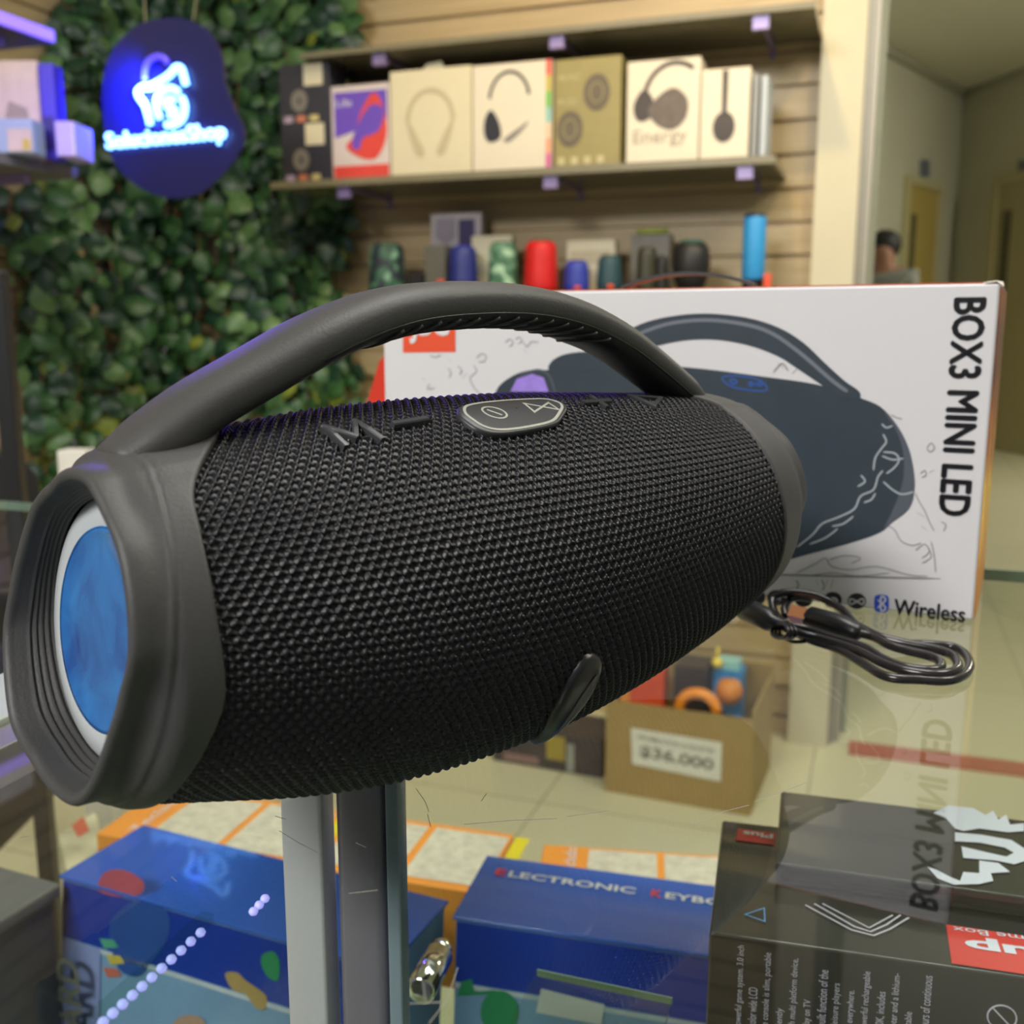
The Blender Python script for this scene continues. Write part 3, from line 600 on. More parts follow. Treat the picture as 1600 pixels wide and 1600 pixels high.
sp2 = [[(1430, 770), (1437, 785), (1445, 798), (1452, 815), (1460, 830)], [(1448, 700), (1455, 692), (1460, 700), (1453, 706), (1448, 700)], [(1438, 740), (1445, 735), (1447, 742), (1440, 746)], [(1452, 738), (1460, 734)], [(1470, 815), (1478, 820), (1474, 830)], [(1385, 820), (1398, 828), (1408, 845), (1425, 852), (1440, 848)], [(1392, 648), (1400, 652), (1410, 655)],
  [(1245, 895), (1275, 880), (1290, 872), (1300, 885), (1330, 890), (1370, 885), (1420, 898), (1450, 900)], [(1260, 900), (1300, 895), (1340, 900), (1390, 895)], [(1295, 875), (1320, 868), (1345, 872), (1330, 880)], [(1430, 860), (1445, 850), (1452, 862), (1440, 872)],
  [(1440, 880), (1455, 870), (1450, 855)], [(1432, 800), (1445, 808)], [(1440, 822), (1448, 828)], [(1455, 845), (1460, 870), (1462, 895)],
  [(745, 560), (752, 553), (760, 556), (757, 564), (748, 566)], [(740, 570), (745, 580), (735, 590), (738, 600), (745, 610), (755, 618)], [(715, 572), (722, 578), (718, 586)], [(730, 583), (722, 592)], [(790, 535), (797, 530), (802, 536), (796, 542)], [(806, 530), (812, 527), (816, 533), (810, 537)], [(818, 534), (824, 542), (830, 534), (842, 535)], [(818, 545), (824, 552)], [(672, 555), (680, 558), (690, 554)], [(700, 560), (706, 566)], [(660, 590), (664, 594)], [(672, 600), (668, 608), (680, 606)], [(700, 575), (705, 582), (702, 590)]]
for pth in sp2: line('printed_droplet', [pth], .0007, GREYP, 2)
line('printed_ground_line', [[(1190, 897), (1300, 900), (1470, 904)]], .0009, mat('mid_grey_print', (.22, .22, .23), .45, noise=0), 2)
for pth in [[(1244, 906), (1248, 914), (1244, 920)], [(1275, 906), (1279, 914)], [(1284, 905), (1288, 916), (1285, 922)], [(1293, 906), (1291, 914)], [(1302, 905), (1298, 920)], [(1215, 558+8), (1225, 575)], [(1208, 582), (1222, 568), (1232, 580)], [(1238, 584), (1246, 574)]]: line('printed_mark', [pth], .0010, GREYP, 2)
# side lettering, reads downwards
xa, za = bl(1519, 466); xb, zb = bl(1492, 805); ex = Vector((xb-xa, 0, zb-za)).normalized(); ex = Vector((0, 0, -1)); 
text('side_lettering', 'BOX3 MINI LED', INK, Vector(((xa+xb)/2-.0085, 0, za)), (0, 0, -1), (1, 0, 0), width=abs(zb-za), height=.0155, off=-0.0, parent=box, thick=.0006)
bpy.data.objects['side_lettering'].location = (0, -.0005, 0)
x0, z0 = bl(1397, 958); x1, _ = bl(1508, 958); text('wireless_lettering', 'Wireless', INK, (x0, 0, z0-.0005), (1, 0, 0), (0, 0, 1), width=x1-x0, height=.0090, off=.0006, parent=box, thick=.0003)
def circ(cx, cy, rx, ry, n=22): return [(cx+rx*math.cos(2*PI*k/n), cy+ry*math.sin(2*PI*k/n)) for k in range(n)]
for cx_, cy_ in ((1182, 933), (1213, 934), (1256, 936), (1301, 937), (1339, 939)): flat('feature_icon', circ(cx_, cy_, 14.5, 12.5), INK, box, 2)
line('icon_glyph', [[(1330, 935), (1330, 944), (1348, 935), (1348, 944)]], .0008, WPRINT, 4, closed=True)
line('icon_glyph', [[(1295, 942), (1298, 935), (1306, 935), (1309, 940)]], .0009, WPRINT, 4)
line('icon_glyph', [[(1206, 938), (1212, 928), (1220, 938)]], .0008, WPRINT, 4)
flat('wireless_icon', [(1366, 942), (1367, 932), (1373, 929), (1381, 929), (1388, 932), (1389, 942), (1388, 953), (1382, 957), (1373, 956), (1367, 953)], mat('cobalt_print', (.02, .08, .60), .4, noise=0), box, 2, smooth_n=3)
line('wireless_glyph', [[(1371, 936), (1384, 949), (1377, 954), (1377, 932), (1384, 937), (1371, 950)]], .0009, WPRINT, 4)

# ================================================================ CABLE
cab = thing('charging_cable', 'coiled black charging cable with copper coloured plug lying before the white carton', 'cable', at_z(1350, 1010, TOP))
cb0 = cab.location.copy()
def cp(x, y, h): return at_z(1100+x/3.2, 860+y/3.2, TOP+h)-cb0
mb = MB()
lo1 = [(400, 385, .004), (450, 408, .003), (540, 450, .0025), (640, 482, .0025), (720, 520, .0025), (800, 570, .0025), (880, 618, .0025), (960, 640, .0025), (1080, 646, .0025), (1200, 652, .0025), (1290, 630, .0025), (1328, 580, .0028), (1310, 525, .003), (1250, 485, .0035), (1150, 472, .004), (1060, 468, .004), (960, 465, .005), (870, 440, .006), (780, 392, .008), (730, 340, .010), (690, 296, .012), (630, 258, .014), (560, 228, .016), (470, 212, .017), (390, 215, .016), (345, 240, .013), (345, 290, .009), (370, 335, .006), (410, 368, .0045)]
lo2 = [(430, 395, .006), (500, 420, .0055), (600, 445, .005), (760, 498, .005), (880, 558, .005), (1000, 600, .005), (1150, 620, .005), (1245, 605, .005), (1270, 570, .005), (1240, 525, .0055), (1150, 492, .006), (1000, 463, .006), (880, 432, .007), (790, 388, .0075), (760, 372, .008)]
lo3 = [(440, 378, .007), (520, 395, .006), (640, 435, .0055), (800, 485, .0055), (900, 545, .0055), (1000, 583, .0055), (1100, 598, .0055), (1175, 592, .0055), (1182, 560, .0055), (1130, 530, .0055), (1010, 500, .0055), (920, 472, .006), (850, 435, .0065), (780, 415, .007)]
for L in (lo1, lo2, lo3): mb.tube(smooth_path([cp(*q) for q in L], 6), .0023, 10)
mb.tube(smooth_path([cp(410, 330, .006), cp(402, 290, .009), cp(425, 250, .012), cp(470, 232, .014), cp(530, 240, .013)], 6), .0022, 10)
mb.build('cord', mat('glossy_black_cord', (.018, .016, .017), .22, noise=0), cab, True)
def plug(pts, r0, name, m, flatz=.62):
    mb = MB(); mb.tube([cp(*p) for p in pts[:2]], r0, 4); return mb
mb = MB(); mb.tube([cp(190, 285, .006), cp(205, 292, .006), cp(330, 350, .006), cp(345, 358, .006), cp(400, 380, .006)], [.0045, .0066, .0062, .0040, .0026], 12); mb.build('connector', M_black, cab, True)
mb = MB(); mb.tube([cp(520, 335, .0065), cp(535, 340, .0065), cp(690, 385, .0065), cp(760, 412, .0062), cp(785, 420, .006)], [.0050, .0068, .0068, .0048, .0026], 12); pl2 = mb.build('connector', M_black, cab, True)
mb = MB(); mb.tube([cp(432, 312, .008), cp(436, 313, .008), cp(520, 334, .0075)], [.0038, .0050, .0050], 4); mb.build('connector_tip', mat('copper_plating', (.95, .42, .26), .2, .9), pl2)
mb = MB()
for k in range(3): mb.tube(smooth_path([cp(350+k*18, 385, .001), cp(340+k*20, 420, .002), cp(380+k*22, 440, .004), cp(420+k*20, 420, .009), cp(410+k*16, 375, .012), cp(370+k*14, 365, .008)], 4, True), .0010, 6, closed=True)
mb.tube(smooth_path([cp(390, 430, .001), cp(440, 455, .001), cp(500, 455, .001), cp(540, 440, .001)], 4), .0010, 6)
mb.build('twist_tie', M_black, cab, True)

# ================================================================ THINGS INSIDE THE SHOWCASE
def hexbox(name, label, cat, FL, FR, depth, zt, zb, m, lean=0.0, group=None, bev=.0015, wide=None, part='carton'):
    """carton whose top front edge runs from pixel FL to pixel FR at height zt; depth away from us, standing down to zb"""
    a = at_z(*FL, zt); b_ = at_z(*FR, zt); e = (b_-a).normalized(); Wd = wide or (b_-a).length; rz = math.atan2(e.y, e.x)
    t = thing(name, label, cat, Vector((a.x, a.y, zb)), rz, group)
    H = zt-zb; mb = MB(); vs = [(0, lean, 0), (Wd, lean, 0), (Wd, depth+lean, 0), (0, depth+lean, 0), (0, 0, H), (Wd, 0, H), (Wd, depth, H), (0, depth, H)]
    mb.add(vs, [[0, 3, 2, 1], [4, 5, 6, 7], [0, 1, 5, 4], [1, 2, 6, 5], [2, 3, 7, 6], [3, 0, 4, 7]]); o = mb.build(part, m, t); bevel(o, bev)
    t['W'] = Wd
    Mw = Matrix.Translation(t.location) @ Matrix.Rotation(rz, 4, 'Z'); inv = Mw.inverted()
    def topuv(x, y): q = inv @ at_z(x, y, zt); return q.x, q.y
    nF = (Mw.to_3x3() @ Vector((0, 1, -lean/H if H else 0))).normalized() if True else None
    Pf = Mw @ Vector((0, 0, H))
    def front(x, y): q = inv @ on_plane(x, y, Pf, (Mw.to_3x3() @ Vector((0, H, lean))).normalized()); return q.x, q.z
    return t, topuv, front, H, Wd
def topflat(name, pix, uv, H, m, parent, lift=.0006, sn=0, direct=False):
    P = [Vector((*(q if direct else uv(*q)), 0)) for q in pix]
    if sn: P = smooth_path(P, sn, True)
    vs = [(p.x, p.y, H+lift) for p in P]; fs = []
    for t in tessellate_polygon([P]):
        a, b_, c = [Vector(vs[i]) for i in t]; fs.append(list(t) if (b_-a).cross(c-a).z > 0 else list(t)[::-1])
    return obj(name, vs, fs, m, parent)
def frontflat(name, rect, H, lean, m, parent, off=.0007, pts=None, sn=0):
    P = [Vector((x, z, 0)) for x, z in (pts or [(rect[0], rect[2]), (rect[1], rect[2]), (rect[1], rect[3]), (rect[0], rect[3])])]
    if sn: P = smooth_path(P, sn, True)
    vs = [(p.x, lean*(1-p.y/H)-off, p.y) for p in P]; fs = []
    for t in tessellate_polygon([P]):
        a, b_, c = [Vector(vs[i]) for i in t]; fs.append(list(t) if (b_-a).cross(c-a).y < 0 else list(t)[::-1])
    return obj(name, vs, fs, m, parent)
M_kb = mat('blue_gloss_card', (.03, .12, .60), .25, noise=.05, nscale=8, coat=.4); M_kb2 = mat('deep_blue_card', (.015, .05, .42), .25, noise=.08, nscale=10, coat=.4)
M_sky = mat('sky_blue_print', (.20, .36, .60), .3, noise=.22, nscale=9, coat=.3); M_sky2 = mat('pale_blue_print', (.34, .42, .62), .3, noise=.15, nscale=7, coat=.3)
G_note = mat('green_note_print', (.03, .28, .12), .4, noise=.05); REDP = mat('red_letter_print', (.75, .06, .06), .4, noise=0)
def keyboard_box(lab, FL, FR, dep, zt, zb, wide, left):
    t, uv, fr, H, Wd = hexbox('keyboard_box', lab, 'box', FL, FR, dep, zt, zb, M_sky, lean=-.02, wide=wide)
    lean = -.02
    lid = MB(); lid.add([(-.002, -.002, H+.0002), (Wd+.002, -.002, H+.0002), (Wd+.002, dep+.002, H+.0002), (-.002, dep+.002, H+.0002), (-.002, -.002, H+.003), (Wd+.002, -.002, H+.003), (Wd+.002, dep+.002, H+.003), (-.002, dep+.002, H+.003)], [[0, 3, 2, 1], [4, 5, 6, 7], [0, 1, 5, 4], [1, 2, 6, 5], [2, 3, 7, 6], [3, 0, 4, 7]])
    l = bevel(lid.build('lid', M_kb, t), .001)
    frontflat('printed_band', (0.001, Wd-.001, H-.045, H-.001), H, lean, M_kb2, t)
    frontflat('film_edge', (0.001, Wd-.001, H-.049, H-.0455), H, lean, mat('clear_film', (.55, .62, .72), .15, noise=.1, nscale=80), t, .0010)
    return t, uv, fr, H, Wd, l
ZT = .70
tR, uvR, frR, HR, WR, lR = keyboard_box('blue electronic keyboard box nearer the black game boxes', (712, 1436), (1110, 1496), .085, ZT, SH+.0005, .50, False)
dep = .085; hz = .0115
text('lid_lettering', 'E', REDP, (.012, dep-.026, HR+.0036), (1, 0, 0), (0, 1, 0), width=.008, height=hz*.85, parent=lR, bold=.03)
text('lid_lettering', 'LECTRONIC', WPRINT, (.0225, dep-.026, HR+.0036), (1, 0, 0), (0, 1, 0), width=.097, height=hz*.75, parent=lR, bold=.02)
text('lid_lettering', 'K', REDP, (.131, dep-.026, HR+.0036), (1, 0, 0), (0, 1, 0), width=.008, height=hz*.85, parent=lR, bold=.03)
text('lid_lettering', 'EYBOARD', WPRINT, (.1415, dep-.026, HR+.0036), (1, 0, 0), (0, 1, 0), width=.078, height=hz*.75, parent=lR, bold=.02)
def fx(fr, pix): return [fr(*p) for p in pix]
frontflat('printed_note', None, HR, -.02, G_note, tR, .0011, fx(frR, circ(781, 1580, 30, 34)))
frontflat('printed_note', None, HR, -.02, G_note, tR, .0012, fx(frR, [(715, 1555), (722, 1532), (738, 1528), (742, 1548), (775, 1545), (775, 1552), (738, 1553)]))
frontflat('printed_panel', None, HR, -.02, WPRINT, tR, .0012, fx(frR, [(846, 1543), (855, 1545), (945, 1568), (940, 1600), (838, 1580)]))
tL, uvL, frL, HL, WL, lL = keyboard_box('blue keyboard box left of the metal posts', (98, 1372), (440, 1470), .085, ZT, SH+.0005, .285, True)
frontflat('printed_strip', (0.002, .040, .004, HL-.0455), HL, -.02, mat('lilac_print', (.28, .34, .70), .35, noise=.08), tL, .0011)
text('side_lettering', 'KEYBOARD', mat('grey_outline_print', (.16, .17, .16), .5), (.034, -.022, HL-.200), (0, 0, 1), (-1, 0, 0), width=.152, height=.024, parent=tL, bold=.03)
frontflat('printed_red_patch', None, HL, -.02, mat('dim_red_print', (.50, .10, .16), .35, noise=.2, nscale=20), tL, .0012, fx(frL, [(155, 1390), (165, 1362), (195, 1358), (225, 1375), (222, 1395), (190, 1400)]), 3)
for k, (c_, xx, yy) in enumerate((((.10, .40, .28), 165, 1475), ((.60, .50, .10), 175, 1500), ((.55, .16, .12), 170, 1520))): frontflat('printed_block', None, HL, -.02, mat('block_print_%d' % k, c_, .4), tL, .0012, fx(frL, [(xx-8, yy-10), (xx+14, yy-8), (xx+22, yy+4), (xx, yy+6)]))
frontflat('printed_person_shape', None, HL, -.02, mat('navy_print', (.03, .09, .38), .35, noise=.1), tL, .0010, fx(frL, [(180, 1430), (215, 1405), (260, 1420), (265, 1460), (240, 1500), (215, 1525), (185, 1510), (172, 1460)]), 3)
frontflat('printed_guitar', None, HL, -.02, mat('ochre_print', (.42, .30, .12), .4, noise=.1), tL, .0012, fx(frL, [(353, 1520), (372, 1518), (385, 1530), (400, 1540), (418, 1555), (415, 1575), (400, 1572), (385, 1552), (365, 1545)]), 3)
frontflat('printed_leaf', None, HL, -.02, G_note, tL, .0012, fx(frL, [(412, 1490), (428, 1485), (438, 1500), (436, 1530), (420, 1525), (410, 1505)]), 3)
frontflat('printed_face', None, HL, -.02, mat('skin_print', (.42, .28, .22), .4), tL, .0012, fx(frL, circ(298, 1602, 26, 18)))
# black game boxes
M_gb = mat('black_game_card', (.030, .030, .034), .22, noise=.12, nscale=12, coat=.5); M_gb2 = mat('black_game_card_face', (.024, .022, .026), .28, noise=.1, nscale=9, coat=.3)
ZA = .83; KA = (CAMZ-ZA)/(CAMZ-.70)
tA, uvA, frA, HA, WA = hexbox('game_console_box', 'large black game box with a red Sup label and lines of small text', 'box', (1108, 1457), (1600, 1527), .172*KA, ZA, SH+.0005, M_gb, wide=.42*KA)
ZB = ZA+.012
tB, uvB, frB, HB, WB = hexbox('game_console_box', 'black game box with white graffiti letters, topmost of its stack', 'box', (1212, 1348), (1600, 1402), .128*KA, ZB, ZA+.0008, M_gb, wide=.34*KA)
REDL = mat('red_label', (.66, .05, .05), .35, noise=.03); LIL = mat('lilac_ink', (.60, .57, .74), .5, noise=0); VIO = mat('white_violet_print', (.70, .72, .90), .4, noise=0)
topflat('printed_label', [(1478, 1446), (1640, 1470), (1640, 1530), (1487, 1507)], uvA, HA, REDL, tA)
ex_, ey_ = (Vector((-1, 0, 0)), Vector((0, -1, 0)))
p_ = uvA(1625, 1478); q_ = uvA(1500, 1505)
gy = uvA(1489, 1449)[1]-.0006
text('label_lettering', 'Game Box', VIO, (uvA(1489, 1455)[0]+.043, gy, HA+.0010), (-1, 0, 0), (0, -1, 0), height=.0046, width=.043, parent=tA)
text('label_lettering', 'Sup', VIO, (uvA(1508, 1480)[0]+.046, gy-.0066, HA+.0010), (-1, 0, 0), (0, -1, 0), height=.0135, width=.046, parent=tA, bold=.035)
topflat('printed_label', [(1153, 1296), (1213, 1303), (1210, 1322), (1149, 1314)], uvA, HA, REDL, tA)
p_ = uvA(1208, 1302); text('label_lettering', 'Plus', WPRINT, (p_[0], p_[1]-.003, HA+.0010), (-1, 0, 0), (0, -1, 0), width=.024*KA, height=.008*KA, parent=tA, bold=.03)
def topline(name, paths, uv, H, wd, m, parent, closed=False, lift=.0008):
    vs = []; fs = []
    for pix in paths:
        P = [Vector((*uv(*q), 0)) for q in pix]; n = len(P); b0 = len(vs)
        for i in range(n):
            d1 = (P[i]-P[i-1]) if (closed or i) else (P[1]-P[0]); d2 = (P[(i+1) % n]-P[i]) if (closed or i < n-1) else d1
            t = (d1.normalized()+d2.normalized()).normalized(); nn = Vector((-t.y, t.x, 0))*wd/2
            for q in (P[i]+nn, P[i]-nn): vs.append((q.x, q.y, H+lift))
        for i in range(n if closed else n-1): j = (i+1) % n; fs.append([b0+2*i, b0+2*i+1, b0+2*j+1, b0+2*j])
    return obj(name, vs, fs, m, parent)
topline('printed_chevron', [[(1258, 1416), (1330, 1455), (1365, 1464), (1390, 1454), (1420, 1436)], [(1272, 1414), (1335, 1450), (1360, 1458), (1385, 1447), (1407, 1432)], [(1285, 1414), (1358, 1452), (1395, 1432)]], uvA, HA, .0010, LIL, tA)
topline('printed_triangle', [[(1164, 1431), (1194, 1421), (1195, 1442)]], uvA, HA, .0012, mat('light_blue_ink', (.12, .38, .85), .4, noise=0), tA, closed=True)
cols = [(255, 790, 'powerful game system. 3.0 inch'), (310, 992, 'color wide LCD'), (385, 825, 'The console is slim, portable'), (440, 1092, 'efficiently'), (515, 852, 'with multi platform device,'), (575, 1052, 'play on TV'), (650, 907, 'The built function of the'), (715, 972, 'for leisure players'), (785, 1005, 'play everywhere.'), (862, 915, 'powerful rechargeable'), (930, 1012, '1020K, includes'), (1005, 925, 'adapter and a lithium-'), (1062, 1110, 'portable'), (1150, 935, 'hours of continuous')]
for cx_, ty, s in cols:
    x_, z_ = frA(1080+(cx_+10)/3.077, 1220+ty/3.077); ln = .00145*len(s)
    text('small_print', s, LIL, (x_, -.0008, z_-ln), (0, 0, 1), (-1, 0, 0), width=ln, height=.0041, parent=tA)
x_, z_ = frA(1565, 1588)
mbv = [(x_+.006*math.cos(a), -.0009, z_+.006*math.sin(a)) for a in np.linspace(0, 2*PI, 24, endpoint=False)]
mb = MB(); mb.tube(mbv, .0004, 5, closed=True); mb.tube([(x_-.004, -.0009, z_+.004), (x_+.004, -.0009, z_-.004)], .0004, 5); mb.build('printed_symbol', LIL, tA)
gra = [[(1458, 1272), (1482, 1260), (1520, 1264), (1540, 1275), (1552, 1268), (1560, 1282), (1572, 1274), (1578, 1290), (1600, 1288), (1600, 1300), (1575, 1302), (1560, 1300), (1530, 1296), (1505, 1300), (1492, 1296), (1478, 1280)],
       [(1492, 1302), (1535, 1306), (1580, 1314), (1602, 1328), (1604, 1346), (1585, 1352), (1555, 1346), (1505, 1342), (1502, 1324), (1545, 1334), (1572, 1340), (1584, 1334), (1570, 1326), (1530, 1318), (1492, 1316)],
       [(1449, 1356), (1462, 1360), (1485, 1372), (1500, 1378), (1505, 1364), (1530, 1366), (1530, 1346), (1560, 1350), (1578, 1364), (1548, 1366), (1552, 1378), (1530, 1383), (1490, 1384), (1465, 1374)]]
topflat('graffiti_print', [(x, y) for x, y in gra[0]], uvB, HB, VIO, tB); topflat('graffiti_print', [(x, y) for x, y in gra[1]], uvB, HB, VIO, tB); topflat('graffiti_print', [(x, y) for x, y in gra[2]], uvB, HB, VIO, tB)
frontflat('face_panel', (.004, WB-.004, .004, HB-.004), HB, 0, M_gb2, tB)
# orange cartons behind
ORC = mat('orange_card', (.85, .32, .05), .45, noise=.05); CRE = mat('cream_label', (.62, .58, .48), .6, noise=.22, nscale=90); YEL = mat('yellow_print', (.75, .62, .03), .5, noise=.05)
def orange_carton(lab, FL, FR, BLk, zt, zb, wide):
    a = at_z(*FL, zt); b_ = at_z(*FR, zt); c_ = at_z(*BLk, zt); d_ = (c_-a).length
    t, uv, fr, H, Wd = hexbox('orange_carton', lab, 'box', FL, FR, d_, zt, zb, ORC, wide=wide)
    x = Wd*.13
    text('carton_lettering', 'Teclado', WPRINT, (x*.75, .012, H+.0010), (0, 1, 0), (-1, 0, 0), width=d_*.75, height=.012, parent=t)
    for k in range(4):
        w_ = Wd*.19; topflat('printed_panel', [(x, d_*.08), (x+w_, d_*.08), (x+w_, d_*.92), (x, d_*.92)], None, H, CRE, t, direct=True); x += w_+Wd*.02
        if k % 2: topflat('printed_stripe', [(x-.002, d_*.05), (x+Wd*.03, d_*.05), (x+Wd*.03, d_*.95), (x-.002, d_*.95)], None, H, YEL, t, direct=True); x += Wd*.045
    return t
orange_carton('orange carton with cream panels lying behind the right keyboard box', (838, 1378), (1126, 1398), (862, 1320), SH+.10, SH+.0005, .34)
orange_carton('orange and cream striped carton lying behind the left keyboard box', (150, 1302), (470, 1352), (205, 1225), SH+.10, SH+.0005, .40)
# dark bin at the far left
mb = MB(); a = at_z(84, 1385, SH+.18); a2 = at_z(-200, 1560, SH+.18)
t = thing('storage_bin', 'dark grey storage bin at the far left inside the showcase', 'bin', Vector((a.x, a.y, SH)), 0)
e = (a2-a).normalized(); Mx = frame(Vector((0, 0, 0)), e, Vector((0, 0, 1)).cross(e)); sgn = -1 if (Mx.to_3x3() @ Vector((0, 1, 0))).y > 0 else 1
mb.box(0, .42, min(0, sgn*-.30), max(0, sgn*-.30), .0005, .17, Mx); bevel(mb.build('body', mat('dark_bin_plastic', (.085, .085, .10), .4, noise=.08, nscale=6), t), .004)
mb = MB(); mb.box(-.004, .424, min(.004, sgn*-.304), max(.004, sgn*-.304) if sgn < 0 else .004, .1705, .182, Mx); bevel(mb.build('lid', mat('grey_bin_lid', (.16, .16, .17), .4), t), .003)
# bright snack packet between bin and keyboard box
pk = MB(); pts = [at_z(x, y, SH+.045)-Vector((0, 0, 0)) for x, y in ((88, 1300), (150, 1262), (168, 1330), (104, 1372))]
c0 = sum(pts, Vector())/4; t = thing('toy_packet', 'cream and red printed packet squeezed beside the left keyboard box', 'packet', Vector((c0.x, c0.y, SH)))
pk.prism([Vector((p.x-c0.x, p.y-c0.y, .0005)) for p in pts], (0, 0, .044)); bevel(pk.build('wrapper', mat('cream_wrapper', (.56, .52, .36), .3, noise=.35, nscale=28), t), .006, 3)
topflat('printed_patch', [(112, 1290), (130, 1276), (140, 1298), (122, 1308)], lambda x, y: tuple((at_z(x, y, SH+.045)-c0)[:2]), .0445, mat('faded_red', (.55, .13, .08), .4), t)

# ================================================================ CARDBOARD BOX ON THE FLOOR
fl_ = at_z(945, 1236, 0); fr_ = at_z(1172, 1276, 0); e = (fr_-fl_).normalized(); rz = math.atan2(e.y, e.x); Wc = (fr_-fl_).length; Dc = .30; Hc = .235
cbx = thing('cardboard_box', 'open brown cardboard box with a white price label on the shop floor', 'box', fl_, rz)
M_kraft = mat('kraft_card', (.36, .25, .10), .75, noise=.06, nscale=14)
mb = MB(); th = .006
mb.box(0, Wc, 0, Dc, .0005, th); mb.box(0, Wc, 0, th, th, Hc); mb.box(0, Wc, Dc-th, Dc, th, Hc+.04); mb.box(0, th, th, Dc-th, th, Hc); mb.box(Wc-th, Wc, th, Dc-th, th, Hc+.02); mb.build('carton', M_kraft, cbx)
mb = MB(); mb.prism([(0, -.001, Hc), (Wc, -.001, Hc), (Wc*.97, -.035, Hc-.09+.09), (Wc*.03, -.035, Hc)], (0, 0, .004)); 
Mi = (Matrix.Translation(fl_) @ Matrix.Rotation(rz, 4, 'Z')).inverted(); nW = Vector((-e.y, e.x, 0))
def cf(x, y): q = Mi @ on_plane(x, y, fl_, nW); return q.x, q.z
lp = [cf(*q) for q in ((986, 1137), (1128, 1160), (1126, 1221), (988, 1193))]
mb = MB(); mb.prism([(x, -.0006, z) for x, z in lp], (0, -.0008, 0)); lab = mb.build('price_label', mat('label_paper', (.72, .71, .64), .7), cbx)
x0 = lp[3][0]; z0 = lp[3][1]; lw = lp[2][0]-lp[3][0]; dz = (lp[2][1]-lp[3][1])/lw
INKG = mat('grey_ink', (.22, .20, .17), .6, noise=0)
text('label_lettering', '$36.000', INKG, (x0+lw*.08, -.0018, z0+.018), (1, 0, dz), (-dz, 0, 1), width=lw*.84, height=.034, parent=lab, bold=.03)
text('label_lettering', 'PROMOCION JUGUETES', INKG, (x0+lw*.06, -.0018, z0+.062), (1, 0, dz), (-dz, 0, 1), width=lw*.86, height=.014, parent=lab, bold=.01)
Mc = Matrix.Translation(fl_) @ Matrix.Rotation(rz, 4, 'Z')
def inside(name, lab, cat, x, y, z, parts):
    t = thing(name, lab, cat, Mc @ Vector((x, y, z)), rz)
    for nm, b_, m in parts: b_.build(nm, m, t, nm not in ('pack', 'card'))
    return t
inside('toy_box', 'red and orange toy box sticking up from the cardboard box', 'toy box', .03, .10, .007, [('pack', MB().box(0, .085, 0, .05, 0, Hc+.05), mat('tomato_print', (.80, .10, .03), .4, noise=.1)), ('card', MB().box(-.03, -.001, 0, .05, 0, Hc+.035), mat('orange_print', (.85, .33, .03), .4))])
inside('toy_box', 'dark toy box in the middle of the cardboard box', 'toy box', .135, .12, .007, [('pack', MB().box(0, .08, 0, .10, 0, Hc+.06), mat('umber_print', (.05, .035, .03), .4, noise=.2))])
inside('toy_box', 'blue and pale cyan toy pack at the back right of the cardboard box', 'toy box', .225, .16, .007, [('pack', MB().box(0, .07, 0, .06, 0, Hc+.05), mat('azure_print', (.05, .28, .65), .35, noise=.2, nscale=60)), ('card', MB().box(.005, .06, .002, .055, Hc+.0505, Hc+.07), mat('cyan_print', (.35, .70, .72), .35))])
rt = MB(); c = Vector((0, 0, .055)); rt.tube([c+Vector((.045*math.cos(a), 0, .045*math.sin(a))) for a in np.linspace(0, PI*1.2, 14)], .013, 12)
r2 = MB(); r2.tube([c+Vector((.045*math.cos(a), 0, .045*math.sin(a))) for a in np.linspace(PI*1.25, PI*1.98, 9)], .013, 12)
inside('toy_ring', 'orange, blue and red toy ring resting inside the cardboard box', 'toy', .215, .035, Hc-.065, [('ring_arc', rt, mat('vivid_orange_plastic', (.92, .30, .02), .35)), ('ring_arc', r2, mat('blue_toy_plastic', (.05, .20, .65), .35))])
bl_ = MB(); bl_.lathe([(.0, 0), (.024, .004), (.034, .03), (.024, .056), (0, .06)], 20)
inside('toy_ball', 'orange ball on the right rim of the cardboard box', 'toy', .275, .10, Hc-.005, [('ball', bl_, mat('rust_orange', (.70, .24, .03), .5))])
kb_ = MB(); kb_.tube([Vector((0, 0, 0)), Vector((0, .0, .03))], .004, 8); kb_.lathe([(0, -.022), (.011, -.018), (.014, -.008), (.010, .002), (0, .006)], 16)
inside('toy_pendant', 'small yellow pendant toy on the blue toy pack', 'toy', .235, .15, Hc+.085, [('pendant', kb_, mat('glossy_yellow', (.95, .72, .12), .25))])
mb_ = MB().box(0, .30, 0, .16, .0005, .10)
bf = at_z(800, 1175, 0); t = thing('stacked_carton', 'low dark carton with yellow and grey print left of the cardboard box', 'box', at_z(770, 1188, 0), rz)
bevel(mb_.build('carton', mat('charcoal_card', (.07, .055, .06), .5, noise=.25, nscale=14), t), .003)
frontflat('printed_panel', (.15, .20, .03, .095), .10, 0, mat('dull_yellow_print', (.36, .28, .06), .5), t); frontflat('printed_panel', (.205, .225, .005, .08), .10, 0, mat('grey_print2', (.32, .33, .30), .5), t); frontflat('printed_panel', (.03, .13, .008, .03), .10, 0, mat('mauve_print', (.26, .16, .16), .5), t)

